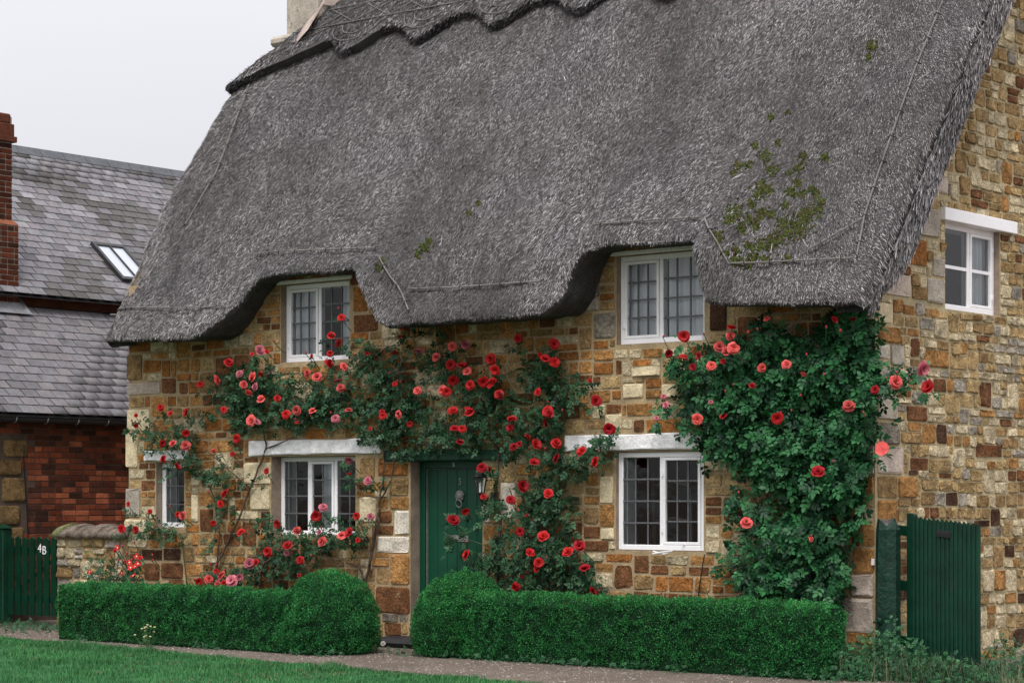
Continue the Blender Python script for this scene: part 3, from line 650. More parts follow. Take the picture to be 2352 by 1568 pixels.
V = [G.reshape(-1, 3)]; idx = np.arange(nx * nz_).reshape(nx, nz_)
F = [np.stack([idx[:-1, :-1], idx[1:, :-1], idx[1:, 1:], idx[:-1, 1:]], -1).reshape(-1, 4)]
base = nx * nz_
def strip(A, B):
    global base
    n = len(A); V.append(A); V.append(B); i = np.arange(n - 1)
    F.append(np.stack([base + i, base + n + i, base + n + i + 1, base + i + 1], -1)); base += 2 * n
E0 = G[:, 0, :]; E1 = E0 + np.array([0, .05, -.030]); E2 = E0.copy(); E2[:, 1] += .14; E2[:, 2] += -.022; E3 = E0.copy(); E3[:, 1] = np.where(E0[:, 0] > -.02, E0[:, 1] + .15, .06); E3[:, 2] += .02
strip(E0, E1); strip(E1, E2); strip(E2, E3)
jit = .03 * (vn(np.arange(nz_) * .31, np.zeros(nz_), 60) - .5)
thk = (.15 + .85 * smooth((G[-1][:, 2] - 3.36) / .75))[:, None]
S0 = G[-1]; S1 = S0 - NRM * .27 * thk + np.array([.02, 0, 0]) * jit[:, None] * 20; S2 = S0 - NRM * .33 * thk + np.array([-.05, 0, 0]); S3 = S2 + np.array([-.32, 0, 0])
strip(S0, S1); strip(S1, S2); strip(S2, S3)
S0 = G[0]; S1 = S0 - NRM * .20 * thk; S2 = S0 - NRM * .27 * thk + np.array([.05, 0, 0]); S3 = S2 + np.array([.4, 0, 0]); strip(S0, S1); strip(S1, S2); strip(S2, S3)
# rear slope and half hip, plain
bk = np.stack([np.stack([xleft(np.full(2, z_)) * np.array([1, 0]) + np.array([0, TXR]), np.full(2, 2 * RY + .62 - (z_ - Z0_) / K_), np.full(2, z_)], -1) for z_ in (3.45, 5, 6.75, RZ)], 0)
for k in range(3): strip(bk[k], bk[k + 1])
hz_ = np.linspace(6.75, RZ, 6); hl = xleft(hz_); strip(np.stack([hl, Y0_ + (hz_ - Z0_) / K_ + .05, hz_ - .03], -1), np.stack([hl, 2 * RY + .62 - (hz_ - Z0_) / K_, hz_], -1))
thatch = obj('thatch_roof', mesh_np('thatch_roof', np.concatenate(V), F, None, M['thatch'], True), cottage)

# ---- ridge cap with a scalloped lower edge
SC0 = -8.45; SCP = 1.185
def zcap(x):
    x = np.asarray(x, float); wv = 7.135 - .125 * np.cos(2 * math.pi * (x - SC0) / SCP) - .02 * np.cos(4 * math.pi * (x - SC0) / SCP)
    ln = 7.23 - (-8.9 - x) * .34; return np.where(x < -8.9, np.minimum(ln, 7.23), wv)
def cap(x, z, off=.115):
    y = Y0_ + (z - Z0_) / K_; P = np.stack([x + 0 * z, y + 0 * x, z + 0 * x], -1)
    d = off + .02 * (fbm(x * 4, z * 6, 2, 71) - .5)
    t = smooth((z - (RZ - .28)) / .34); d = d * (1 - .3 * t)
    r = .12; q = np.clip((xleft(z) - .03 + r - x) / r, 0, 1); d = d - .10 * (1 - np.sqrt(np.maximum(0, 1 - q * q)))
    return P + np.asarray(d)[..., None] * NRM
ncx, ncz = 420, 26; u = np.linspace(0, 1, ncx); t = np.linspace(0, 1, ncz)
V = []; F = []; base = 0
xe = TXL - .02 + (TXR + .02 - TXL) * u; zc = zcap(xe); Zc = zc[:, None] + (RZ + .03 - zc[:, None]) * t[None]
xl0 = np.maximum(xleft(Zc) - .03, TXL - .02); Xc = np.where(xe[:, None] < -7.5, xl0 + (xe[:, None] - (TXL - .02)) * ((-7.5 - xl0) / (-7.5 - TXL + .02)), xe[:, None])
C0 = cap(Xc, Zc); idx = np.arange(ncx * ncz).reshape(ncx, ncz); V.append(C0.reshape(-1, 3)); F.append(np.stack([idx[:-1, :-1], idx[1:, :-1], idx[1:, 1:], idx[:-1, 1:]], -1).reshape(-1, 4)); base = ncx * ncz
A = C0[:, 0]; B = A - NRM * .17 + np.array([0, .02, .03]); strip(A, B)
Tp = C0[:, -1]; mir = Tp.copy(); mir[:, 1] = 2 * RY - mir[:, 1]; top = (Tp + mir) / 2; top[:, 2] += .03; strip(Tp, top); strip(top, mir)
lo = mir.copy(); lo[:, 1] += .6; lo[:, 2] -= .8; strip(mir, lo)
A = C0[0]; B = A.copy(); B[:, 1] = 2 * RY - B[:, 1]; strip(A, B)
rcap = obj('ridge_cap', mesh_np('ridge_cap', np.concatenate(V), F, None, M['thatch'], True), cottage)

# ---- straw: real blades laid over the thatch
def blades(Pb, D, Nn, ln, wd, lift, col, roll):
    """quads: base centre Pb, direction D, normal Nn"""
    n = len(Pb); S = np.cross(D, Nn); S /= np.linalg.norm(S, axis=1)[:, None]
    N2 = np.cross(S, D); S2 = S * np.cos(roll)[:, None] + N2 * np.sin(roll)[:, None]
    tip = Pb + D * ln[:, None] + N2 * lift[:, None]
    h = wd[:, None] * .5
    Vq = np.stack([Pb - S2 * h, Pb + S2 * h, tip + S2 * h * .5, tip - S2 * h * .5], 1).reshape(-1, 3)
    Fq = np.arange(n * 4).reshape(n, 4); return Vq, Fq, np.repeat(col, 4, 0)
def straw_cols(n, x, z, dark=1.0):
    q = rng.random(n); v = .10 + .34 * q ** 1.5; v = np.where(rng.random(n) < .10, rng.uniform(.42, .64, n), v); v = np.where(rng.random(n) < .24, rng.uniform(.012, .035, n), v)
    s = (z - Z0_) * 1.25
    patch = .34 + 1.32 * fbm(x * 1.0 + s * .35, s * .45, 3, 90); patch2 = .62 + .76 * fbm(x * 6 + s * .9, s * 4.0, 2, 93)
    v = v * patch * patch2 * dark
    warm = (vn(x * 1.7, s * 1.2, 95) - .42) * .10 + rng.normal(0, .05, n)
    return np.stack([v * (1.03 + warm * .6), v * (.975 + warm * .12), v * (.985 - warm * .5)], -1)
def straw_on(fn, x, z, ln, wd, lift, lean, dark=1.0, emb=.012):
    n = len(x); P0 = fn(x, z); dz = .03
    dn_ = fn(x, z - dz) - P0; dn_ /= np.linalg.norm(dn_, axis=1)[:, None]
    dxv = fn(x + .03, z) - P0; dxv /= np.linalg.norm(dxv, axis=1)[:, None]
    Nn = np.cross(dxv, -dn_); Nn /= np.linalg.norm(Nn, axis=1)[:, None]
    D = dn_ * np.cos(lean)[:, None] + dxv * np.sin(lean)[:, None]
    return blades(P0 - Nn * emb * .3, D, Nn, ln, wd, lift, straw_cols(n, x, z, dark), rng.uniform(-.9, .9, n))
NS = 680000
x = rng.uniform(TXL, TXR, NS); z = rng.uniform(3.3, RZ - .3, NS); k = (z > ze(x) + .01) & (x > xleft(z) + .01) & (z < zcap(x) + .03); x = x[k]; z = z[k]; n = len(x)
s = (z - Z0_) * 1.25
lean = .55 * (fbm(x * 1.4, s * .9, 2, 80) - .5) + .30 * (fbm(x * 5, s * 3, 2, 83) - .5) + rng.normal(0, .16, n) + .70 * smooth((x + 1.0) / 1.2) - .40 * smooth((-9.3 - x) / 1.0)
ln = rng.uniform(.025, .075, n); wd = rng.uniform(.0022, .0050, n); lift = rng.uniform(.001, .013, n); ln = np.minimum(ln, (z - ze(x)) * 1.1 + .012)
a1 = straw_on(roof, x, z, ln, wd, lift, lean)
# verge and eave fringes
n = 9000; x = rng.uniform(TXL + .05, TXR, n); z = ze(x) + rng.uniform(0, .05, n)
a2 = straw_on(roof, x, z, rng.uniform(.015, .035, n), rng.uniform(.004, .008, n), rng.uniform(-.02, .01, n), rng.normal(.05, .35, n), .8)
n = 9000; z = rng.uniform(3.4, RZ, n); x = TXR - rng.uniform(0, .16, n)
a3 = straw_on(roof, x, z, rng.uniform(.025, .055, n), rng.uniform(.003, .006, n), rng.uniform(-.025, .006, n), rng.normal(.7, .3, n))
# the cut side of the right verge: straw ends lying down the slope
n = 24000; z = rng.uniform(3.4, RZ, n); P0 = roof(np.full(n, TXR), z) - NRM * (rng.uniform(0.03, .31, n) * (.1 + .9 * smooth((z - 3.36) / .75)))[:, None] + np.array([.022, 0, 0])
dd = np.tile(np.array([0, -1.0, -K_]) / math.hypot(1, K_), (n, 1)) + rng.normal(0, .10, (n, 3)); dd /= np.linalg.norm(dd, axis=1)[:, None]
a4 = blades(P0, dd, np.tile([1.0, 0, 0], (n, 1)), rng.uniform(.06, .16, n), rng.uniform(.005, .010, n), rng.uniform(0, .015, n), straw_cols(n, np.full(n, 3.0), z, 1.15), rng.uniform(-.6, .6, n))
# loose long stalks
n = 320; x = rng.uniform(TXL + .2, TXR - .2, n); z = rng.uniform(3.6, RZ - .8, n); k = (z > ze(x) + .1) & (x > xleft(z) + .1); x = x[k]; z = z[k]; n = len(x)
a5 = straw_on(roof, x, z, rng.uniform(.10, .22, n), rng.uniform(.004, .006, n), rng.uniform(.01, .04, n), rng.normal(0, .8, n), 1.2)
# eave cut face, pointing down
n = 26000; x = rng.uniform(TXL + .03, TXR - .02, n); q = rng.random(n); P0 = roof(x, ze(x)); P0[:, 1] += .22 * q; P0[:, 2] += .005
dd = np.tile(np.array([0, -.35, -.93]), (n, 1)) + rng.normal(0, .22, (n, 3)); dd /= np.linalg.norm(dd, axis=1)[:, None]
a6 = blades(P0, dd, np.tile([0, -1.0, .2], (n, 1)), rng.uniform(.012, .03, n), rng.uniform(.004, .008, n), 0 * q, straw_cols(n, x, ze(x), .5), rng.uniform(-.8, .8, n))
def join(parts):
    V = []; F = []; C = []; b = 0
    for (v, f, c) in parts: V.append(v); F.append(f + b); C.append(c); b += len(v)
    return np.concatenate(V), [np.concatenate(F)], np.concatenate(C)
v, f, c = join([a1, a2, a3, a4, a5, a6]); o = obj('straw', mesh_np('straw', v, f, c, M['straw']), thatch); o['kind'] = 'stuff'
n = 46000; x = rng.uniform(TXL, TXR, n); z = rng.uniform(6.6, RZ + .03, n); k = (z > zcap(x) + .005) & (x > xleft(z) - .02); x = x[k]; z = z[k]; n = len(x)
b1 = straw_on(cap, x, z, rng.uniform(.035, .10, n), rng.uniform(.005, .010, n), rng.uniform(.003, .018, n), rng.normal(0, .3, n) + .4 * (vn(x * 3, z * 3, 88) - .5), .78)
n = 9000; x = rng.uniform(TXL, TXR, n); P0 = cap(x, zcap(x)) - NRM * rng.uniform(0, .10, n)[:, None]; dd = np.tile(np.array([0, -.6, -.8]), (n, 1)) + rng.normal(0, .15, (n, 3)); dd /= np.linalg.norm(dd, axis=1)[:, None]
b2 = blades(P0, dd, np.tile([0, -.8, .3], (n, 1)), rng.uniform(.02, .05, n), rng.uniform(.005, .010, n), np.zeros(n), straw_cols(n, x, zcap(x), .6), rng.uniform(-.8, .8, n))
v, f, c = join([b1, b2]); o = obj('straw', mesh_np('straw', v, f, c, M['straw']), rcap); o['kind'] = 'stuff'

# ---- split hazel rods pinned over the thatch
def rod(pts_xz, fn, parent, rad=.011, off=.022, step=.12, pins=True):
    P = []
    for (p0, p1) in zip(pts_xz[:-1], pts_xz[1:]):
        m_ = max(2, int(math.hypot(p1[0] - p0[0], p1[1] - p0[1]) / step))
        for i in range(m_): P.append((p0[0] + (p1[0] - p0[0]) * i / m_, p0[1] + (p1[1] - p0[1]) * i / m_))
    P.append(pts_xz[-1]); A = np.array(P); Q = fn(A[:, 0], A[:, 1]) + NRM * off
    mb = MB(); mb.tube(Q, rad, 5); o = part('hazel_rod', mb, M['rod'], parent)
    if pins:
        pm = MB()
        for i in range(1, len(Q), 2):
            t = Vector(Q[i]) - Vector(Q[i - 1]); t.normalize(); sd_ = t.cross(Vector(NRM)); c0 = Vector(Q[i]) + Vector(NRM) * .010
            pm.tube([c0 - sd_ * .035 - Vector(NRM) * .03, c0, c0 + sd_ * .035 - Vector(NRM) * .03], .007, 4)
        part('rod_pins', pm, M['iron'], parent)
def onroof(px, py):
    lo, hi = -11.0, 2.0
    d = f_ + r_ * (px - PCX) / FPX + u_ * (HOR - py) / FPX
    tt = np.linspace(17, 33, 1600); Q = CAM + d * tt[:, None]; yr = roof(Q[:, 0], Q[:, 2], False)[:, 1]
    i = int(np.argmax(Q[:, 1] > yr)); return float(Q[i, 0]), float(Q[i, 2])
for line in ([(258,714),(450,712),(520,706)], [(592,588),(700,580),(868,574)], [(872,590),(900,640),(942,716)], [(945,668),(1060,664),(1248,650)], [(1365,522),(1480,512),(1615,504)], [(1622,506),(1650,560),(1678,612)], [(1680,610),(1800,606),(1965,598)], [(1972,592),(1990,500),(2020,405),(2060,290),(2110,150),(2168,10)], [(1860,580),(1920,545),(1990,505)], [(575,200),(500,400),(430,520)]):
    rod([onroof(*q) for q in line], lambda x, z: roof(x, z, False), thatch, .009, .034)
for zz in (RZ - .10, RZ - .38): rod([(-9.2 if zz > 7.5 else -9.6, zz), (TXR, zz)], cap, rcap, .007, .014, .2, False)
for i in range(16):
    xa = -9.1 + i * .59
    if xa + .55 > TXR: break
    rod([(xa, RZ - .12), (xa + .5, RZ - .36)], cap, rcap, .006, .014, .2, False); rod([(xa, RZ - .36), (xa + .5, RZ - .12)], cap, rcap, .006, .018, .2, False)
for i in range(8):
    xc = SC0 + i * SCP
    for sc in (1.0, .62): rod([(xc + .40 * sc * math.sin(q), float(zcap(xc)) + .36 - .26 * sc * math.cos(q)) for q in np.linspace(-1.45, 1.45, 9)], cap, rcap, .006, .014, .2, False)
rod([(-10.2, 6.95), (-9.5, 7.2), (-8.95, 7.34)], cap, rcap, .006, .014, .2, False)

# ---- moss cushions
mo = [(800,480,40),(850,580,35),(620,550,25),(690,545,20),(590,600,20),(1080,490,25),(1210,490,25),(1045,570,30),(975,595,15),(790,710,35),(835,720,25),(765,765,30),(720,820,25),(610,890,60),(560,930,30),(850,890,25),(790,890,30),(1095,870,40),(1165,860,40),(1190,790,25),(990,740,30),(1070,740,25),(1130,710,20),(1160,740,20),(920,950,40),(960,1010,60),(1030,940,50),(1100,930,50),(840,1090,50),(770,1110,30),(890,1060,40),(710,930,30),(740,970,25),(640,985,25),(480,1025,25),(490,1075,20),(610,1135,20),(690,1105,20),(800,1195,25),(730,1180,25),(610,1220,40),(700,1220,30),(960,1200,30),(530,1165,20),(850,215,18),(965,180,12),(900,390,20),(735,410,20),(1060,1020,30),(1030,670,25),(950,825,20)]
mo = [(1493 + .3297 * a, 201 + .3297 * b, s * .33) for (a, b, s) in mo] + [(2004, 108, 10), (1998, 135, 7), (975, 568, 9), (985, 555, 7), (1078, 490, 5), (1100, 468, 5), (960, 583, 7), (870, 615, 6), (878, 600, 5)]
mv = []; mfc = []; mcl = []; b0 = 0
for (px, py, s) in mo:
    for k in range(max(8, int(s * 5.0))):
        x_, z_ = onroof(px + rnd.gauss(0, s * .62) - .0, py + rnd.gauss(0, s * .62)); c0 = roof(np.array([x_]), np.array([z_]))[0]
        rr = rnd.uniform(.006, .018); n = 5; dwn = np.array([0, -1 / math.hypot(1, K_), -K_ / math.hypot(1, K_)])
        st_ = rnd.uniform(1.0, 1.9); cl_ = np.array((.062, .080, .020)) * rnd.uniform(.35, 1.4) if rnd.random() < .8 else np.array((.075, .055, .025))
        ring = [(1.0, -.01), (.85, .006), (.45, .012)]
        for (q, h) in ring:
            for a in range(n):
                th = 2 * math.pi * a / n; mv.append(c0 + (np.array([1.0, 0, 0]) * math.cos(th) + dwn * math.sin(th) * st_) * rr * q * rnd.uniform(.8, 1.2) + NRM * (h - .002)); mcl.append(cl_ * rnd.uniform(.8, 1.2))
        mv.append(c0 + NRM * .013); mcl.append(cl_)
        for q in range(2):
            for a in range(n): mfc.append((b0 + q * n + a, b0 + q * n + (a + 1) % n, b0 + (q + 1) * n + (a + 1) % n, b0 + (q + 1) * n + a))
        for a in range(n): mfc.append((b0 + 2 * n + a, b0 + 2 * n + (a + 1) % n, b0 + 3 * n, b0 + 3 * n))
        b0 += 3 * n + 1
q4 = np.array([f for f in mfc if f[2] != f[3]]); q3 = np.array([f[:3] for f in mfc if f[2] == f[3]])
o = obj('moss', mesh_np('moss', np.array(mv), [q4, q3], np.array(mcl), M['moss'], True), thatch); o['kind'] = 'stuff'

# ---- chimney
cp = on(1, RY, 728, 60); cw = .275
mb = MB(); mb.box((cp[0] - cw, RY - cw, 6.5), (cp[0] + cw, RY + cw, 9.4), bev=.012); chm = part('chimney', mb, M['concrete'], cottage)
mb = MB(); q = sxy(640, 92, cp[0] - cw)[1]; mb.box((cp[0] - cw - .22, RY - cw - .10, q - .06), (cp[0] + cw * .2, RY + cw + .10, q + .07), bev=.04); part('chimney_ledge', mb, M['concrete'], chm)
mb = MB(); mb.box((cp[0] - cw - .05, RY - cw - .05, 9.4), (cp[0] + cw + .05, RY + cw + .05, 9.55), bev=.02); part('chimney_cap', mb, M['concrete'], chm)
mb = MB(); A = []
for (dx_, dy_) in ((-cw - .03, -cw - .04), (cw + .04, -cw - .04), (cw + .04, cw)): A.append((cp[0] + dx_, RY + dy_))
P = []
for t in np.linspace(0, 1, 8): P.append((A[0][0] + (A[1][0] - A[0][0]) * t, A[0][1], 0))
for t in np.linspace(.1, 1, 6): P.append((A[1][0], A[1][1] + (A[2][1] - A[1][1]) * t, 0))
def rz(p): return min(RZ + .05, Z0_ + K_ * (p[1] - Y0_) + .10) - max(0.0, (-9.25 - p[0])) * .75
P = [(p[0], p[1], rz(p)) for p in P]
V = []; F = []
for i, p in enumerate(P): V += [(p[0] + .03, p[1] - .20, p[2] - .02), (p[0] + .02, p[1] - .12, p[2] + .12), (p[0], p[1] - .02, p[2] + .24), (p[0], p[1] + .06, p[2] + .27)]
for i in range(len(P) - 1):
    for k in range(3): F.append((i * 4 + k, (i + 1) * 4 + k, (i + 1) * 4 + k + 1, i * 4 + k + 1))
mb.col = (.5, .42, .38); mb.add(V, F); part('mortar_fillet', mb, surf('pink_mortar', (.42, .34, .30), .95, .1, (8, .2), (60, .2), (50, .4, .01)), chm)
# ================================================================== THE BRICK HOUSE NEXT DOOR
NX = -12.6; nbh = tag(empty('brick_house', (-15.5, 3, 0)), 'red brick house with grey slate roofs and skylight behind the picket gate', 'house')
NY0, NY1 = -2.4, 7.42; KS = .84
EAVE = (NX + .15, 2.66)                                  # lower roof edge
UPX = -14.12; UPZ = on(0, UPX, 150, 683)[2]                # upper roof edge
RGX = -17.2; RGZ = UPZ + KS * (UPX - RGX)
mb = MB(); mb.add([(NX, NY0, -.2), (NX, 12, -.2), (NX, 12, 2.75), (NX, NY0, 2.75)], [(0, 1, 2, 3)]); nw = part('brick_wall', mb, surf('brick_mortar', (.10, .075, .062), .95, .1, (5, .3), (60, .3), (60, .4, .01)), nbh)
mb = MB()
mb.add([(NX - .02, NY0, 2.75), (NX, NY0, -.2), (RGX * 2 - NX, NY0, -.2), (RGX * 2 - NX, NY0, 2.75), (RGX, NY0, RGZ - .1)], [(0, 1, 2, 3, 4)])
mb.add([(UPX - .25, NY0, 3.9), (UPX - .25, NY1 - .1, 3.9), (UPX - .25, NY1 - .1, 4.6), (UPX - .25, NY0, 4.6)], [(0, 1, 2, 3)])
mb.add([(UPX - .25, NY1 - .1, 3.6), (UPX - .25, NY1 - .1, 4.55), (RGX, NY1 - .1, RGZ - .08), (2 * RGX - UPX, NY1 - .1, 4.4), (2 * RGX - UPX, NY1 - .1, 3)], [(0, 1, 2, 3, 4)])
part('house_core', mb, surf('dark_brick_gable', (.10, .040, .026), .95, .1, (3, .3), (40, .4), (60, .5, .01)), nbh)
BP = [(.22, .062, .030), (.16, .045, .024), (.085, .032, .020), (.055, .024, .017), (.30, .095, .048), (.12, .038, .022)]
bricks = []
def brick_face(m, u0, u1, v0, v1, light, skip=None):
    bl, bh, jt = .225, .075, (.008 if light else .006); v = v0; row = 0
    while v + bh < v1 + .001:
        u = u0 - (row % 2) * bl * .5
        while u < u1:
            a = max(u, u0); b = min(u + bl * (.5 if rnd.random() < .35 else 1), u1)
            if b - a > .05 and not (skip and skip((a + b) / 2, v)):
                bricks.append((m, a + jt, b - jt, v + jt, v + bh - jt, light))
            u = b if b > a else u + bl
        v += bh; row += 1
mn = lambda u, v, w: (NX - w, u, v)
def stone_patch(u, v): return u < .42 + .06 * math.sin(v * 9) and v > 0.9 and v < 2.35 and u > -.2
brick_face(mn, -2.39, 2.6, .3, 2.62, 0, stone_patch)
# chimney stack on the lower roof
def onlow(px, py, x0=EAVE[0], z0=EAVE[1]):
    d = f_ + r_ * (px - PCX) / FPX + u_ * (HOR - py) / FPX; t = (z0 + KS * (x0 - CAM[0]) - CAM[2]) / (d[2] + KS * d[0]); return CAM + d * t
cb = onlow(43, 712); CHX, CHY = cb[0], cb[1]
ym = on(0, CHX - .03, 28, 450)[1]; zs = on(0, CHX, 40, 515)[2]; ztop = on(0, CHX - .03, 20, 268)[2]
ch2 = MB(); ch2.box((CHX - 1.0, CHY - 1.2, cb[2] - .6), (CHX - .004, CHY - .004, zs)); ch2.box((CHX - .9, CHY - 1.1, zs), (CHX - .034, ym - .004, ztop)); nch = part('chimney', ch2, surf('chimney_mortar', (.26, .22, .18), .95, .1, (8, .3), (60, .3), None), nbh)
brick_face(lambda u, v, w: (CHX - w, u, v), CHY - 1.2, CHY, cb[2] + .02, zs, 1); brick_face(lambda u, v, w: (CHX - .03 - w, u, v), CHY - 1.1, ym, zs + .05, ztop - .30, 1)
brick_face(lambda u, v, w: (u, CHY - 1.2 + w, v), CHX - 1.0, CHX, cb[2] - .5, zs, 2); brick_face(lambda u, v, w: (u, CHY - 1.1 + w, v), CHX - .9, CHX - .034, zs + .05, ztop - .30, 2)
mb = MB(); mb.col = (.10, .034, .020)
mb.box((CHX - .97, CHY - 1.17, ztop - .35), (CHX + .02, ym + .05, ztop - .27), bev=.006); mb.box((CHX - .95, CHY - 1.14, ztop - .268), (CHX - .005, ym + .02, ztop - .10), bev=.006); mb.box((CHX - .93, CHY - 1.12, ztop - .098), (CHX - .02, ym - .02, ztop + .04), bev=.02)
part('corbel_courses', mb, M['brick'], nch)
mb = MB(); mb.col = (.24, .09, .05); mb.add([(CHX + .01, CHY - 1, zs - .02), (CHX + .01, CHY + .01, zs - .02), (CHX - .04, ym + .0, zs + .06), (CHX - .04, CHY - 1, zs + .06)], [(0, 1, 2, 3)]); part('shoulder_course', mb, M['brick'], nch)
mb = MB(); zf = cb[2]; mb.add([(CHX + .012, CHY - 1, zf + .10), (CHX + .012, CHY + .012, zf + .10), (CHX + .06, CHY + .05, zf + .0), (CHX + .06, CHY - 1, zf + .0), (CHX + .15, CHY - 1, zf - .06), (CHX + .15, CHY + .12, zf - .06), (CHX - .2, CHY + .14, zf + .24), (CHX - .2, CHY + .012, zf + .30)], [(0, 1, 2, 3), (3, 2, 5, 4), (1, 7, 6, 5, 2)]); part('lead_flashing', mb, M['flashing'], nch)
bricks.sort(key=lambda b: 0 if (b[5] == 1 and b[1] > CHY - .75) or (b[5] == 0 and b[3] > 1.05 and b[1] > -.4) else 1)
bv_, bf_, bc_ = [], [], []; unit = {}
for k, (m, a, b, c, d, lt) in enumerate(bricks):
    q = rnd.random(); cidx = rnd.choice([0, 1, 2, 3, 3, 2, 4, 5]) if not lt else rnd.choice([0, 1, 5, 1, 0, 2])
    # runs of bright bricks as in the photograph's patchy wall
    if not lt:
        nzv = float(fbm((a + b) * 1.2, c * 7, 2, 120)); cidx = rnd.choice([4, 0, 4, 0, 1]) if nzv > .60 else (rnd.choice([2, 3, 3, 5, 2, 1]) if nzv < .50 else rnd.choice([0, 1, 5, 2]))
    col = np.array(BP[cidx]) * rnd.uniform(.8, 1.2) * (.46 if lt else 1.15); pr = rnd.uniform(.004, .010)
    mbk = MB(); mbk.col = tuple(col); mbk.box((a, c, -pr), (b, d, .01), m, .003)
    if k < 300: part('brick', mbk, M['brick'], nch if lt else nw)
    else: b0 = len(bv_); bv_ += mbk.v; bf_ += [tuple(b0 + i for i in f) for f in mbk.f]; bc_ += mbk.c
if bv_:
    mb = MB(); mb.v = bv_; mb.f = bf_; mb.c = bc_; o = part('lower_bricks', mb, M['brick'], nw); o['kind'] = 'stuff'
for (a, b, c, d) in ((-.1, .36, .95, 1.22), (-.1, .30, 1.23, 1.5), (.0, .40, 1.52, 1.85), (-.1, .34, 1.86, 2.08), (.02, .42, 2.1, 2.33), (-.5, -.12, .95, 1.4), (-.5, -.12, 1.42, 1.9), (-.5, -.02, 1.92, 2.3)):
    V, F = stone_verts(a, b, c, d, .02, mn, .25, .08, n=12); mb = MB(); mb.col = tuple(np.array(PAL['T']) * rnd.uniform(.5, .8)); mb.add(V, F); part('stone', mb, M['stone'], nw, True)
# slates: one shared mesh, one object per slate
def slate_mesh(col):
    w2, l, th = .122, .205, .006; mb = MB(); mb.col = col
    mb.add([(0, -w2, .012), (0, w2, .012), (0, w2, .012 + th), (0, -w2, .012 + th), (-l, -w2, 0), (-l, w2, 0), (-l, w2, th), (-l, -w2, th)], [(0, 1, 2, 3), (3, 2, 6, 7), (0, 3, 7, 4), (1, 5, 6, 2), (4, 7, 6, 5), (0, 4, 5, 1)]); return mb.mesh('slate', M['slate'])
SCOL = [(.145, .140, .150), (.175, .170, .180), (.115, .110, .118), (.205, .198, .210), (.085, .080, .078), (.155, .142, .148), (.25, .245, .26), (.060, .056, .052)]
SL = [slate_mesh(c) for c in SCOL]
ang = math.atan(KS); slates = []
SKY_A = None
def roof_slates(x0, z0, x1, y0, y1, expo=.17, wdt=.25):
    n = int(math.hypot(x1 - x0, (x1 - x0) * KS) / expo)
    for j in range(n):
        dx_ = -expo * j * math.cos(ang); zz = z0 - dx_ * KS; y = y0 - (j % 2) * wdt / 2
        while y < y1:
            slates.append((x0 + dx_, y, zz)); y += wdt
def bed(x0, z0, x1, y0, y1, name):
    z1 = z0 + KS * (x0 - x1); mb = MB(); mb.add([(x0 - .03, y0, z0 - .006), (x0 - .03, y1, z0 - .006), (x1, y1, z1 - .03), (x1, y0, z1 - .03)], [(0, 1, 2, 3)]); mb.add([(x0, y0, z0 - .04), (x0, y1, z0 - .04), (x1, y1, z1 - .12), (x1, y0, z1 - .12)], [(0, 3, 2, 1)]); return part(name, mb, M['gutter'], nbh)
lowr = bed(EAVE[0], EAVE[1], UPX - .25, NY0 - .1, 6.2, 'lower_roof'); upr = bed(UPX, UPZ, RGX, NY0 - .1, NY1, 'upper_roof')
roof_slates(EAVE[0], EAVE[1], UPX - .25, NY0, 5.4); nl = len(slates); roof_slates(UPX, UPZ, RGX, NY0, NY1 - .05)
mb = MB(); mb.add([(RGX, -1.2, RGZ - .03), (RGX, NY1, RGZ - .03), (2 * RGX - UPX, NY1, UPZ), (2 * RGX - UPX, -1.2, UPZ)], [(0, 1, 2, 3)]); part('rear_roof', mb, M['gutter'], nbh)
# skylight
def onup(px, py): return onlow(px, py, UPX, UPZ)
s0 = onup(205, 563); s1 = onup(262, 572); s2 = onup(318, 668)
ya, yb_ = s0[1], onup(262, 566)[1]; xa, xb = s0[0], onup(290, 650)[0]
ya, yb_ = sorted((ya, ya + .62)); xt, xbm = (xa, xb) if xa < xb else (xb, xa)
def sl_ok(s): return not (s[2] > UPZ - .01 and s[0] < UPX + .01 and xt - .02 < s[0] - .07 < xbm + .04 and ya - .06 < s[1] < yb_ + .06 and s[0] <= UPX)
vis = lambda s: proj_px(s)
def proj_px(p):
    q = np.array(p) - CAM; zc_ = q @ f_; return PCX + FPX * (q @ r_) / zc_, HOR - FPX * q[2] / zc_
keep_s = []
for i, s in enumerate(slates):
    px, py = proj_px(s)
    inview = 0 < px < 430 and (i < nl and py > 690 or i >= nl) and not (px > 300 + max(0, (py - 700)) * 0 and py > 700) and not (py > 330 and px > 232 + (778 - py) * .53)
    keep_s.append((0 if inview else 1, -py, i, s))
keep_s.sort(); tV = None
jv = []; jf = []; jc = []
bt = np.array([(0, -.122, .012), (0, .122, .012), (0, .122, .018), (0, -.122, .018), (-.205, -.122, 0), (-.205, .122, 0), (-.205, .122, .006), (-.205, -.122, .006)])
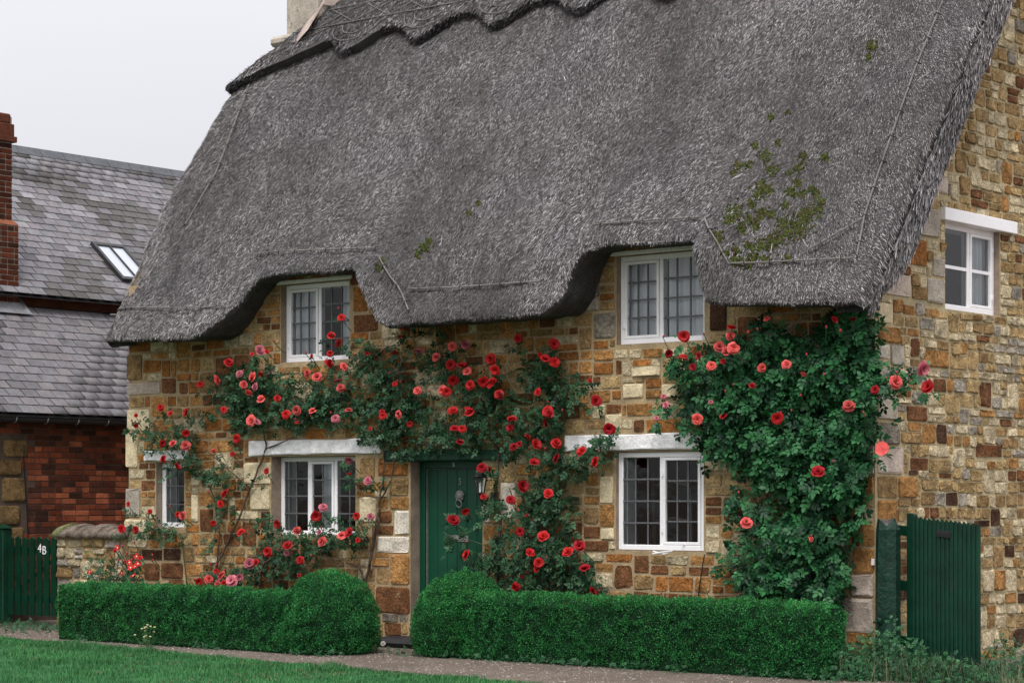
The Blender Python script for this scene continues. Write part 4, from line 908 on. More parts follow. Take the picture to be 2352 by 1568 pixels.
for k, (iv, py, i, s) in enumerate(keep_s):
    dark = float(fbm(s[1] * 1.3, s[0] * 1.7, 2, 131)); ci = rnd.choice([0, 1, 0, 5, 1, 5, 2]) if rnd.random() < .96 else 3
    if i >= nl and dark > .63: ci = rnd.choice([7, 4, 4, 2])
    elif i < nl: ci = rnd.choice([0, 2, 5, 2, 0, 0, 5])
    rot = Matrix.Translation(Vector(s)) @ Matrix.Rotation(ang, 4, 'Y') @ Matrix.Rotation(rnd.uniform(-.012, .012), 4, 'Z') @ Matrix.Rotation(rnd.uniform(-.010, .010), 4, 'Y') @ Matrix.Diagonal((1, rnd.uniform(.94, .99), 1, 1))
    if k < 300: place('slate', SL[ci], lowr if i < nl else upr, rot)
    else:
        A = np.array(rot); jv.append(bt @ A[:3, :3].T + A[:3, 3]); b0 = 8 * len(jf); jf.append(np.array([(0, 1, 2, 3), (3, 2, 6, 7), (0, 3, 7, 4), (1, 5, 6, 2), (4, 7, 6, 5), (0, 4, 5, 1)]) + b0); jc.append(np.tile(SCOL[ci], (8, 1)))
o = obj('slate_courses', mesh_np('slate_courses', np.concatenate(jv), [np.concatenate(jf)], np.concatenate(jc), M['slate']), upr); o['kind'] = 'stuff'
for k in range(22):   # ridge tiles
    y0 = NY1 - .02 - k * .45; mb = MB(); mb.col = (.085, .09, .10)
    mb.add([(RGX + .15, y0 - .44, RGZ - .10), (RGX + .15, y0, RGZ - .10), (RGX + .04, y0, RGZ + .035), (RGX + .04, y0 - .44, RGZ + .035), (RGX - .04, y0, RGZ + .035), (RGX - .04, y0 - .44, RGZ + .035), (RGX - .15, y0, RGZ - .10), (RGX - .15, y0 - .44, RGZ - .10)], [(0, 1, 2, 3), (3, 2, 4, 5), (5, 4, 6, 7), (1, 6, 4, 2), (0, 3, 5, 7)]); part('ridge_tile', mb, M['slate'], upr)
def upm(s_, y, h):   # s_ = x, along the upper slope, h above it
    return (s_ + h * math.sin(ang), y, UPZ + KS * (UPX - s_) + h * math.cos(ang))
sk = MB(); fwk = .055
for (a, b, c, d) in ((xt, xbm, ya, ya + fwk), (xt, xbm, yb_ - fwk, yb_), (xt, xt + fwk, ya + fwk, yb_ - fwk), (xbm - fwk, xbm, ya + fwk, yb_ - fwk), (xt + fwk, xbm - fwk, (ya + yb_) / 2 - .012, (ya + yb_) / 2 + .012)):
    sk.box((a, c, -.03), (b, d, .075), lambda s_, y, h: upm(s_, y, h), .004)
skl = part('skylight', sk, M['gutter'], upr)
skyglass = surf('skylight_glass', (.42, .45, .50), .03, .9, (2, .0), (3, 0), None)
for (c, d) in ((ya + fwk, (ya + yb_) / 2 - .012), ((ya + yb_) / 2 + .012, yb_ - fwk)):
    mb = MB(); mb.add([upm(xt + fwk, c, .05), upm(xbm - fwk, c, .05), upm(xbm - fwk, d, .05), upm(xt + fwk, d, .05)], [(0, 1, 2, 3)]); part('skylight_pane', mb, skyglass, upr)
# gutter with brackets
mb = MB(); prof = [(.06 * math.cos(t), .06 * math.sin(t)) for t in np.linspace(math.pi, 2 * math.pi, 7)]; V = []; F = []
for y in (NY0 - .1, 6.2):
    for (a, b) in prof: V.append((NX + .20 + a, y, 2.60 + b))
for k in range(6): F.append((k, k + 1, 7 + k + 1, 7 + k))
mb.add(V, F); gut = part('gutter', mb, M['gutter'], nbh)
for k in range(5):
    y = .05 + .5 * k; mb = MB(); mb.tube([(NX + .20 + .064 * math.cos(t), y, 2.60 + .064 * math.sin(t)) for t in np.linspace(math.pi, 2 * math.pi, 7)], .008, 5); part('gutter_bracket', mb, M['pewter'], gut)
mb = MB(); mb.box((NX + .005, -1.2, 2.60), (NX + .13, 6.2, 2.645)); part('fascia', mb, M['gutter'], nbh)
mb = MB(); mb.tube([(NX + .02, .38 + .03 * math.sin(q * 5), .6 + 1.7 * q) for q in np.linspace(0, 1, 14)], .008, 5); part('cable', mb, M['iron'], nbh)

# ================================================================== LOW STONE WALL AND PICKET GATE
lw = tag(empty('low_stone_wall', (-10.75, 0, 0)), 'low rubble wall with mossy coping between picket gate and cottage corner', 'wall')
mb = MB(); mb.box((-11.36, -.10, -.1), (-10.17, .22, 1.12)); lwc = part('wall_core', mb, M['mortar'], lw)
ml = lambda u, v, w: (u, -.10 + w, v); mle = lambda u, v, w: (-11.36 + w, u, v)
for (a, b, c, d) in pack(-11.36, -10.17, 0, 1.12, [], lambda U, V: V > -1, (4, 7), (7, 16)):
    V, F = stone_verts(a, b, c, d, rnd.uniform(.012, .035), ml, .4, .12); mb = MB(); k = rnd.choice('CGWTtPC'); mb.col = tuple(np.array(PAL[k]) * rnd.uniform(.75, 1.05)); mb.add(V, F); part('stone', mb, M['stone'], lwc, True)
for i in range(9):
    a = -11.42 + i * .142; V = []; F = []
    n = 8; h = rnd.uniform(.13, .17); tilt = rnd.uniform(.02, .08)
    for e in (0, 1):
        for k in range(n):
            t = math.pi * k / (n - 1); V.append((a + e * .138 + tilt * math.sin(t), .06 - .235 * math.cos(t) * rnd.uniform(.93, 1.05), 1.10 + h * math.sin(t) * rnd.uniform(.9, 1.1)))
    for k in range(n - 1): F.append((k, k + 1, n + k + 1, n + k))
    F += [tuple(range(n))[::-1], tuple(range(n, 2 * n)), (0, n, 2 * n - 1, n - 1)]
    mb = MB(); mb.col = (.16, .13, .105) if i else (.16, .17, .08); mb.add(V, F); part('coping_stone', mb, surf('coping', None, .95, .1, (12, .4), (60, .4), (30, .8, .02), tint=((.38, .33, .30), 14, .60, .72)) if i == 0 else bpy.data.materials['coping'], lw, True)
GY = -.02
pg = tag(empty('picket_gate', (-11.93, GY, .1)), 'dark green picket gate marked 4B at the left edge', 'gate')
gx0, gx1 = -12.42, -11.44; np_ = 7; pw = (gx1 - gx0) / np_
for i in range(np_):
    a = gx0 + i * pw + .018; b = a + pw - .042; t = 1.10 + .008 * math.sin(i * 2.1); mb = MB()
    mb.add([(a, GY - .02, .12), (b, GY - .02, .12), (b, GY - .02, t - .03), ((a + b) / 2, GY - .02, t), (a, GY - .02, t - .03), (a, GY + .0, .12), (b, GY + .0, .12), (b, GY + .0, t - .03), ((a + b) / 2, GY + .0, t), (a, GY + .0, t - .03)], [(0, 1, 2, 3, 4), (9, 8, 7, 6, 5), (0, 5, 6, 1), (1, 6, 7, 2), (2, 7, 8, 3), (3, 8, 9, 4), (4, 9, 5, 0)]); part('picket', mb, M['gatepaint'], pg)
for zz in (.28, .88):
    mb = MB(); mb.box((gx0, GY + .003, zz), (gx1, GY + .045, zz + .09), bev=.004); part('rail', mb, M['gatepaint'], pg)
mb = MB(); mb.tube([(gx0 + .05, GY + .02, .35), (gx1 - .05, GY + .02, .86)], .03, 4); part('brace', mb, M['gatepaint'], pg)
p = fpt(96, 1261, GY - .026); obj('number', text_mesh('4', .15, M['white'], .002), pg, (p[0] - .042, p[1], p[2] + .008), rotf); obj('number', text_mesh('B', .15, M['white'], .002), pg, (p[0] + .045, p[1], p[2] - .014), rotf)
mb = MB(); mb.box((gx0 - .20, GY - .07, 0), (gx0 - .03, GY + .09, 1.20), bev=.015); mb.add([(gx0 - .215, GY - .085, 1.2), (gx0 - .015, GY - .085, 1.2), (gx0 - .015, GY + .105, 1.2), (gx0 - .215, GY + .105, 1.2), (gx0 - .115, GY + .01, 1.26)], [(0, 1, 4), (1, 2, 4), (2, 3, 4), (3, 0, 4), (3, 2, 1, 0)])
o = part('gate_post', mb, M['gatepaint'], None); tag(o, 'square green post at the hinge side of the 4B gate', 'post')

# ================================================================== RIGHT GATE AND POST
def post_right():
    # rough timber post against the cottage corner
    V = []; F = []; n = 8; cx_, cy_ = on(1, -.10, 2040, 1300)[0], -.10; hs = .115; H = 1.42
    zz = np.linspace(-.1, H, 14)
    for j, z in enumerate(zz):
        for k in range(n):
            th = 2 * math.pi * (k + .5) / n; c_, s_ = math.cos(th), math.sin(th); m_ = max(abs(c_), abs(s_)); q = 1 / m_ * .93
            rr = hs * q * (1 - .05 * z / H) * (1 + .05 * (float(vn(z * 3 + k, k * 1.7, 150)) - .5)) * (.86 if j == len(zz) - 1 else 1); zt = z - (.10 * (c_ > .1) * rnd.random() + .05 * rnd.random() if j == len(zz) - 1 else 0)
            V.append((cx_ + rr * c_, cy_ + rr * s_, zt))
    for j in range(len(zz) - 1):
        for k in range(n): F.append((j * n + k, j * n + (k + 1) % n, (j + 1) * n + (k + 1) % n, (j + 1) * n + k))
    mb = MB(); mb.add(V, F); pst = tag(empty('gate_post', (cx_, cy_, 0)), 'thick weathered green timber post at the cottage corner beside the board gate', 'post')
    part('shaft', mb, M['postpaint'], pst)
    t0 = (len(zz) - 1) * n; mb = MB(); mb.add(V[t0:] + [(cx_ + .01, cy_, H - .03)], [(k, (k + 1) % n, n) for k in range(n)]); part('broken_top', mb, M['weathered'], pst)
    q = fpt(2018, 1424, cy_ - hs - .02); mb = MB(); mb.lathe([(.026, 0), (.024, .012), (.012, .022)], n=10, m=lambda x, y, z: (q[0] + x, q[1] - z + .015, q[2] + y)); mb.tube([(q[0] - .06, q[1] + .012, q[2] - .02), (q[0] + .02, q[1] + .008, q[2] - .02)], .010, 5); part('latch_bolt', mb, M['postpaint'], pst)
    return cx_, cy_
pcx, pcy = post_right()
gt = tag(empty('board_gate', (pcx + .3, .12, 0)), 'tall dark green board gate sagging beside the gable wall', 'gate')
GO = on(1, .05, 2086, 1180); GE = on(1, -.05, 2254, 1200)
gdir = np.array([GE[0] - GO[0], GE[1] - GO[1], 0]); gl = np.linalg.norm(gdir); gdir /= gl; gn = np.array([gdir[1], -gdir[0], 0]); sag = (GE[2] - GO[2]) / gl
def gm(u, v, w): return (GO[0] + gdir[0] * u - gn[0] * w, GO[1] + gdir[1] * u - gn[1] * w, v + sag * u)
zt = GO[2]; nbd = 15; mb = MB(); mb.box((0, .09, -.03), (.085, zt + .01, .03), gm, .008); part('stile', mb, M['gatepaint'], gt)
bwid = (gl - .088) / nbd
for i in range(nbd):
    a = .088 + bwid * i; b = a + bwid - .006; mb = MB(); t = zt - .01 + rnd.uniform(-.006, .004)
    prof = [(a, -.018), (a + .010, -.027), (b - .010, -.027), (b, -.018), (b, .0), (a, .0)]
    V = [gm(u_i, .10, w_i) for (u_i, w_i) in prof] + [gm(u_i, t - (.018 if k in (0, 3, 4, 5) else 0), w_i) for k, (u_i, w_i) in enumerate(prof)]
    mb.add(V, [(k, (k + 1) % 6, 6 + (k + 1) % 6, 6 + k) for k in range(6)] + [tuple(range(6))[::-1], tuple(range(6, 12))]); part('board', mb, M['gatepaint'], gt)
for v in (.25, .75, zt - .2):
    mb = MB(); mb.box((-.20, v, .002), (gl - .06, v + .09, .045), gm, .005); part('ledge', mb, M['gatepaint'], gt)
pu = (on(1, 0, 2172, 1225)[0] - GO[0]) / gdir[0]; pz = on(1, 0, 2172, 1225)[2] - sag * pu
mb = MB(); mb.box((pu - .075, pz - .032, -.036), (pu + .075, pz + .032, -.027), gm, .003); part('letter_plate', mb, M['iron'], gt)
mb = MB(); mb.box((pu - .055, pz - .012, -.041), (pu + .055, pz + .014, -.035), gm, .002); part('letter_flap', mb, M['iron'], gt)
mb = MB(); q = sxy(2008, 1290, -.0); q = fpt(2008, 1290, -.03); mb.box((q[0] - .03, -.035, q[2] - .03), (q[0] + .0, -.02, q[2] + .03), bev=.003); o = part('meter_plate', mb, M['white'], None); tag(o, 'tiny white plate on the orange quoin beside the corner post', 'plate')

# ================================================================== CLIPPED BOX HEDGES
def hedge(name, label, prims, nleaf, seed):
    """prims: ('box', x0,x1,y0,y1,h) / ('ball', cx,cy,cz,rx,rz); surface sampled and covered with small leaves"""
    root = tag(empty(name, (prims[0][1], prims[0][3] if prims[0][0] == 'box' else prims[0][2], 0)), label, 'hedge')
    P = []; Nn = []
    g = np.random.default_rng(seed)
    def sd_box(p, b):
        x0, x1, y0, y1, h = b; c = np.array([(x0 + x1) / 2, (y0 + y1) / 2, h / 2 - .2]); hs = np.array([(x1 - x0) / 2, (y1 - y0) / 2, h / 2 + .2]); rr = .10
        q = np.abs(p - c) - hs + rr; return np.linalg.norm(np.maximum(q, 0), axis=1) + np.minimum(q.max(1), 0) - rr
    def sd_ball(p, b):
        cx_, cy_, cz_, rx, rz_ = b; q = (p - np.array([cx_, cy_, cz_])) / np.array([rx, rx, rz_]); return (np.linalg.norm(q, axis=1) - 1) * min(rx, rz_)
    def sd(p):
        d = None
        for pr in prims:
            e = sd_box(p, pr[1:]) if pr[0] == 'box' else sd_ball(p, pr[1:]); d = e if d is None else np.minimum(d, e)
        bump = .045 * (vn(p[:, 0] * 5 + p[:, 1] * 3, p[:, 2] * 5 + p[:, 1] * 4, seed) - .5) + .055 * (vn(p[:, 0] * 15 + p[:, 1] * 9, p[:, 2] * 15 - p[:, 1] * 11, seed + 1) - .5)
        return d - bump
    def grad(p):
        e = .012; gr = np.stack([sd(p + np.eye(3)[k] * e) - sd(p - np.eye(3)[k] * e) for k in range(3)], 1); return gr / (np.linalg.norm(gr, axis=1)[:, None] + 1e-9)
    # core from a marching lattice: shell of quads by projecting each primitive's own surface
    for pr in prims:
        if pr[0] == 'box':
            x0, x1, y0, y1, h = pr[1:]; mbv = []; mbf = []
            nxs = int((x1 - x0) / .07); ring = [(y0 + .03, 0), (y0 + .03, h * .5), (y0 + .03, h - .1), (y0 + .10, h - .03), ((y0 + y1) / 2, h - .03), (y1 - .1, h - .03), (y1 - .03, h - .1), (y1 - .03, 0)]
            for i in range(nxs + 1):
                for (y_, z_) in ring: mbv.append((x0 + .03 + (x1 - x0 - .06) * i / nxs, y_, z_))
            for i in range(nxs):
                for k in range(len(ring) - 1): mbf.append((i * 8 + k, i * 8 + k + 1, (i + 1) * 8 + k + 1, (i + 1) * 8 + k))
            mbf += [tuple(range(8)), tuple(nxs * 8 + k for k in range(8))]
            mb = MB(); mb.add(mbv, mbf); part('branches', mb, M['boxcore'], root)
        else:
            cx_, cy_, cz_, rx, rz_ = pr[1:]; mb = MB(); mb.lathe([((rx - .04) * math.cos(t), (rz_ - .04) * math.sin(t)) for t in np.linspace(-1.5, 1.5, 14)], (cx_, cy_, cz_), 22); part('branches', mb, M['boxcore'], root, True)
        if pr[0] == 'box': n = nleaf * 3; p = np.stack([g.uniform(pr[1] - .1, pr[2] + .1, n), g.uniform(pr[3] - .1, pr[4] + .1, n), g.uniform(0, pr[5] + .1, n)], 1)
        else: n = nleaf; th = g.normal(0, 1, (n, 3)); th /= np.linalg.norm(th, axis=1)[:, None]; p = np.array(pr[1:4]) + th * np.array([pr[4], pr[4], pr[5]]) * g.uniform(.9, 1.1, (n, 1))
        d = sd(p); k = np.abs(d) < .12; p = p[k]; d = d[k]
        n_ = grad(p); p = p - n_ * d[:, None]; d = sd(p); p = p - grad(p) * d[:, None]
        k = (p[:, 2] > .02) & (p[:, 1] < pr[3] + .62 if pr[0] == 'box' else p[:, 1] < pr[2] + .35); P.append(p[k])
    p = np.concatenate(P); g.shuffle(p); p = p[:nleaf]; n = len(p); nn = grad(p)
    toward = np.array([.35, -.7, .6]); dirv = nn * .8 + np.array([0, 0, .55]) + g.normal(0, .55, (n, 3)); dirv /= np.linalg.norm(dirv, axis=1)[:, None]
    nrm = nn + g.normal(0, .6, (n, 3)) + np.array([0, -.1, .35]); nrm -= dirv * (nrm * dirv).sum(1)[:, None]; nrm /= np.linalg.norm(nrm, axis=1)[:, None]
    side = np.cross(dirv, nrm); sz = g.uniform(.010, .0175, n)
    tV = np.array([(0, 0, 0), (.36, .45, .06), (0, 1, 0), (-.36, .45, .06)]); Mx = np.stack([side, dirv, nrm], -1) * sz[:, None, None]
    dep = g.uniform(-.045, .012, n); p = p + nn * dep[:, None]
    v = .55 + .75 * vn(p[:, 0] * 13 + p[:, 1] * 7, p[:, 2] * 13, seed + 5) ; v = v * g.uniform(.75, 1.25, n)
    young_lit = (g.random(n) < .12 + .30 * vn(p[:, 0] * 2.1, p[:, 2] * 3 + p[:, 1] * 2, seed + 8) * np.clip(nn[:, 2] + .6, .3, 1.4))[:, None]  # paler young leaves, likelier on upward faces: the lit hedge top put into colour
    brown = (g.random(n) < .012 + .05 * (vn(p[:, 0] * 4.1 + p[:, 1], p[:, 2] * 4.1, seed + 9) > .80))
    col = np.where(young_lit, np.array([.060, .28, .068]), np.array([.020, .145, .038])) * v[:, None]
    col[brown] = np.array([.10, .065, .03]) * g.uniform(.5, 1.2, (int(brown.sum()), 1))
    V, F, C = scatter(tV, [np.array([(0, 1, 2), (0, 2, 3)])], Mx, p, col)
    o = obj('foliage', mesh_np('foliage', V, F, C, M['boxleaf']), root); o['kind'] = 'stuff'
    return root
def gz(px, py, y): return on(1, y, px, py)
HF_L, HF_R = -1.62, -1.02
xl0 = gz(127, 1440, HF_L)[0]; hL = gz(400, 1352, HF_L)[2]; bl = gz(760, 1405, HF_L + .42); brl = .51
hedge('box_hedge', 'clipped box hedge left of the door, ending in a ball on its right', [('box', xl0, bl[0] - .1, HF_L, HF_L + .62, hL), ('ball', bl[0], HF_L + .42, gz(760, 1312, HF_L + .42)[2] - .57, brl, .57)], 150000, 301)
xr1 = gz(1934, 1470, HF_R + .36)[0]; hR = gz(1500, 1378, HF_R)[2]; br_ = gz(1065, 1410, HF_R + .40)
hedge('box_hedge', 'long clipped box hedge right of the door, ending in a ball on its left', [('box', br_[0] + .1, xr1, HF_R, HF_R + .50, hR), ('ball', br_[0], HF_R + .40, gz(1065, 1312, HF_R + .4)[2] - .60, .52, .60)], 180000, 331)
# ================================================================== ROSES
def leaflet(L, W, ox, oy, ang_, cup=.10):
    base = np.array([(0, 0, 0), (-W * .5, L * .32, cup * W), (-W * .46, L * .66, cup * W), (0, L, -.06 * L), (W * .46, L * .66, cup * W), (W * .5, L * .32, cup * W), (0, L * .34, -.02 * L), (0, L * .68, -.02 * L)])
    c, s = math.cos(ang_), math.sin(ang_); return base @ np.array([(c, -s, 0), (s, c, 0), (0, 0, 1)]).T + np.array([ox, oy, 0])
LF = np.array([(0, 6, 1), (1, 6, 7), (1, 7, 2), (2, 7, 3), (0, 5, 6), (5, 7, 6), (5, 4, 7), (4, 3, 7)])
def compound(seed):
    g = random.Random(seed); V = []; F = []
    for (L, oy, a) in ((1.0, 1.25, 0), (.85, 1.05, 62), (.85, 1.05, -62), (.70, .42, 68), (.70, .42, -68)):
        a += g.uniform(-12, 12); v = leaflet(L * g.uniform(.9, 1.1), L * .60, 0, oy, -R(a), g.uniform(.0, .22)); v[:, 2] += -.10 * (np.abs(v[:, 0])) + g.uniform(-.08, .08); F.append(LF + 8 * len(V)); V.append(v)
    V.append(np.array([(-.02, 0, 0), (.02, 0, 0), (0, 1.1, .0), (0, .5, -.03)])); F.append(np.array([(0, 1, 3), (0, 3, 2), (1, 2, 3)]) + 40)
    return np.concatenate(V), np.concatenate(F)
LEAF = [compound(k) for k in range(5)]
LEAFCOL = [(.018, .066, .028), (.012, .044, .020), (.030, .090, .038), (.024, .076, .028), (.046, .112, .052)]
def leaf_mesh_objs(cols): return [mesh_np('leaf', v, [f], np.array(c), M['leaf']) for (v, f) in LEAF for c in cols]
PCOL = {'P': [(.56, .045, .045), (.74, .13, .115)], 'R': [(.37, .008, .012), (.54, .020, .021)], 'K': [(.20, .005, .011), (.38, .010, .016)], 'M': [(.44, .07, .11), (.62, .20, .24)]}
def bloom_mesh(kind, seed):
    g = random.Random(seed); V = []; F = []; C = []; c0, c1 = [np.array(q) for q in PCOL[kind]]
    layers = [(5, 1.0, .30, g.uniform(-18, 22)), (5, .84, .46, g.uniform(16, 40)), (5, .64, .60, g.uniform(40, 58)), (4, .42, .68, 66), (3, .22, .72, 78)]
    for (n, rad, h, tilt) in layers:
        off = g.uniform(0, 6)
        for k in range(n):
            a = off + 2 * math.pi * k / n + g.uniform(-.2, .2); b = len(V); w = rad * (1.25 if n == 5 else 1.15) * g.uniform(.85, 1.1); tl = R(tilt + g.uniform(-10, 10)); ln = rad * g.uniform(.9, 1.08)
            for i, s in enumerate((.0, .40, .78, 1.0)):
                for j, q in enumerate((-1, 0, 1)):
                    wd = w * (.25, .52, .50, .28)[i] * q; up = s * ln * math.sin(tl) - (.10 * rad * (s > .9)) + .10 * abs(q) * rad * s * (1 if tilt > 20 else .3)
                    rr = s * ln * math.cos(tl); x = rr * math.cos(a) - wd * math.sin(a); y = rr * math.sin(a) + wd * math.cos(a)
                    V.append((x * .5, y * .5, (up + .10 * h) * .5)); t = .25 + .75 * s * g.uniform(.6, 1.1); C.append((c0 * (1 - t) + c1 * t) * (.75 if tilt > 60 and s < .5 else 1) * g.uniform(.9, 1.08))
            for i in range(3):
                for j in range(2): F.append((b + i * 3 + j, b + i * 3 + j + 1, b + (i + 1) * 3 + j + 1, b + (i + 1) * 3 + j))
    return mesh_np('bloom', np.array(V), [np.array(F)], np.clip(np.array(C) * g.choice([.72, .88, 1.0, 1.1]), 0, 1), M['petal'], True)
BLOOM = {k: [bloom_mesh(k, 40 + 7 * i + ord(k)) for i in range(7)] for k in 'PRKM'}
def single_mesh():
    mb = MB()
    for k in range(5):
        a = 2 * math.pi * k / 5; ca, sa = math.cos(a), math.sin(a); mb.col = (.55, .02, .02); pts = [(0, 0, 0), (.30, -.18, .05), (.5, -.16, .1), (.5, .16, .1), (.30, .18, .05)]
        mb.add([(x * ca - y * sa, x * sa + y * ca, z) for (x, y, z) in pts], [(0, 1, 2, 3, 4)])
    mb.col = (.85, .75, .55); mb.lathe([(.13, .04), (.08, .08), (.02, .09)], n=8); return mb.mesh('bloom', M['petal'])
SINGLE = single_mesh()
def bud_mesh():
    mb = MB(); mb.col = (.45, .04, .06); mb.lathe([(.05, 0), (.20, .12), (.22, .25), (.12, .45), (.03, .55)], n=7); mb.col = (.03, .10, .04); mb.lathe([(.03, -.22), (.10, -.12), (.16, .0), (.21, .10)], n=7); return mb.mesh('bud', M['petal'], True)
BUD = bud_mesh()
def look(nrm, spin):
    n = Vector(nrm).normalized(); q = n.to_track_quat('Z', 'Y'); return q.to_matrix().to_4x4() @ Matrix.Rotation(spin, 4, 'Z')
def rose(name, label, base, ells, blooms, stems, leafsize, dens, thick, seed, cols=LEAFCOL, cat='rose bush', group=None, nobj=230, tone=1.0, y_off=-.03, gaps=.38, nbud=8):
    """ells: foliage ellipses in photo units (cx, cy, rx, ry, weight); blooms: (px, py, diameter in photo units, kind)"""
    g = np.random.default_rng(seed); root = tag(empty(name, base), label, cat, group)
    E = np.array([e if len(e) == 5 else (*e, 1.0) for e in ells], float); wts = E[:, 2] * E[:, 3] * E[:, 4]; n = int(dens * wts.sum() * math.pi); pick = g.choice(len(E), n, p=wts / wts.sum())
    th = g.uniform(0, 2 * math.pi, n); rr = np.sqrt(g.random(n)) * (1 + .16 * g.normal(0, 1, n)); px = E[pick, 0] + E[pick, 2] * rr * np.cos(th); py = E[pick, 1] + E[pick, 3] * rr * np.sin(th)
    k = vn(px / 26, py / 26, seed) * .6 + vn(px / 11, py / 11, seed + 1) * .4 > gaps * np.clip(rr + .15, .5, 1.2); px = px[k]; py = py[k]; rr = rr[k]; n = len(px)
    k = ~((px > 1078) & (px < 1124) & (py > 1078) & (py < 1152)); px = px[k]; py = py[k]; rr = rr[k]; n = len(px)
    bl_ = np.array([(q[0], q[1]) for q in blooms if q[3] != 'B'], float); ex_ = np.repeat(bl_, 5, 0); px = np.concatenate([px, ex_[:, 0] + g.normal(0, 9, len(ex_))]); py = np.concatenate([py, ex_[:, 1] + 14 + g.normal(0, 8, len(ex_))]); rr = np.concatenate([rr, np.full(len(ex_), .55)]); n = len(px)
    dep = y_off - thick * np.sqrt(np.maximum(.06, 1 - np.minimum(rr, 1) ** 2)) * g.random(n) ** .7
    d = f_ + np.outer((px - PCX) / FPX, r_) + np.outer((HOR - py) / FPX, u_); t = (dep - CAM[1]) / d[:, 1]; P = CAM + d * t[:, None]
    nr = np.array([.15, -.75, .55]) + g.normal(0, .45, (n, 3)); nr /= np.linalg.norm(nr, axis=1)[:, None]
    dr = np.array([0, -.25, -.35]) + g.normal(0, .75, (n, 3)); dr -= nr * (dr * nr).sum(1)[:, None]; dr /= np.linalg.norm(dr, axis=1)[:, None]
    sd_ = np.cross(dr, nr); sz = leafsize * g.uniform(.65, 1.2, n); MX = np.stack([sd_, dr, nr], -1) * sz[:, None, None]
    ordr = np.argsort(dep); me = leaf_mesh_objs([tuple(np.array(c) * tone) for c in cols]); K = len(cols)
    for i in ordr[:nobj]:
        A = Matrix.Identity(4)
        for a in range(3):
            for b in range(3): A[a][b] = MX[i, a, b]
        A.translation = Vector(P[i]); place('leaf', me[int(g.integers(len(me)))], root, A)
    rest = ordr[nobj:]; Vs = []; Fs = []; Cs = []; b0 = 0; tp = g.integers(0, len(LEAF), len(rest))
    for q in range(len(LEAF)):
        ii = rest[tp == q]
        if not len(ii): continue
        c = np.array(cols)[g.integers(0, K, len(ii))] * tone * g.uniform(.55, 1.45, (len(ii), 1)); V, F, C = scatter(LEAF[q][0], [LEAF[q][1]], MX[ii], P[ii], c)
        Vs.append(V); Fs.append(F[0] + b0); Cs.append(C); b0 += len(V)
    if Vs: o = obj('foliage', mesh_np('foliage', np.concatenate(Vs), [np.concatenate(Fs)], np.concatenate(Cs), M['leaf']), root); o['kind'] = 'stuff'
    for s in stems:   # (points px,py ; r0 ; r1 ; depth)
        pts, r0, r1, dy = s; Q = []
        for a, b in zip(pts[:-1], pts[1:]):
            for q in np.linspace(0, 1, 5)[:-1]: Q.append((a[0] + (b[0] - a[0]) * q + rnd.uniform(-1.5, 1.5), a[1] + (b[1] - a[1]) * q))
        Q.append(pts[-1]); W = [on(1, dy + .02 * math.sin(i * 1.3), *q) for i, q in enumerate(Q)]; mb = MB(); mb.col = (.105, .075, .055) if r0 > .008 else (.05, .085, .04)
        mb.tube(W, list(np.linspace(r0, r1, len(W))), 6); part('stem', mb, M['stem'], root, True)
    blooms = list(blooms) + [(blooms[int(j)][0] + g.normal(0, 22), blooms[int(j)][1] - abs(g.normal(0, 16)), 8, 'B') for j in g.integers(0, len(blooms), 14)]
    for (bx, by, dia, kd) in blooms:
        dy = y_off - thick * g.uniform(.85, 1.2) - .05; p = on(1, dy, bx, by); nrm = np.array([.36, -.70, .34]) + g.normal(0, .42, 3)
        size = dia / FPX * float((p - CAM) @ f_)
        if kd == 'B': m_, sc, nm = BUD, size * 1.3, 'bud'; nrm = np.array([.1, -.2, 1]) + g.normal(0, .2, 3)
        elif kd == 'S': m_, sc, nm = SINGLE, size, 'bloom'
        else: m_, sc, nm = BLOOM[kd][int(g.integers(7))], size * g.uniform(.98, 1.16), 'bloom'
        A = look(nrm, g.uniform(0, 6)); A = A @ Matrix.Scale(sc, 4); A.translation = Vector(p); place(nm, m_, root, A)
        # flower stalk into the foliage
        mb = MB(); mb.col = (.045, .10, .04); e = p + np.array([g.normal(0, .03), .10 + .05 * g.random(), -.10 - .06 * g.random()]); mb.tube([p, (p + e) / 2 + np.array([0, .0, -.01]), e], .0045, 4); part('flower_stalk', mb, M['stem'], root)
    return root
Z4 = lambda L: [(516.8 + .2746 * a, 545.5 + .2746 * b, s, k) for (a, b, s, k) in L]
b_up = Z4([(975,670,17,'R'),(890,820,19,'R'),(945,880,21,'P'),(880,970,15,'R'),(872,1050,22,'R'),(995,1080,20,'P'),(290,950,24,'M'),(228,975,11,'R'),(350,955,12,'R'),(30,1040,22,'R'),(120,1135,20,'M'),(232,1165,24,'P'),(300,1140,16,'R'),(158,1230,20,'P'),(250,1245,20,'M'),(197,1295,16,'P'),(300,1348,20,'P'),(440,1345,17,'R'),(690,1135,18,'P'),(770,1165,22,'P'),(945,1210,22,'M'),(970,1255,20,'P'),(600,1445,20,'P'),(730,1450,19,'P'),(510,1480,20,'R'),(925,1515,20,'M'),(215,1525,24,'P'),(605,1550,18,'P'),(725,990,10,'R'),(1030,1445,18,'P')])
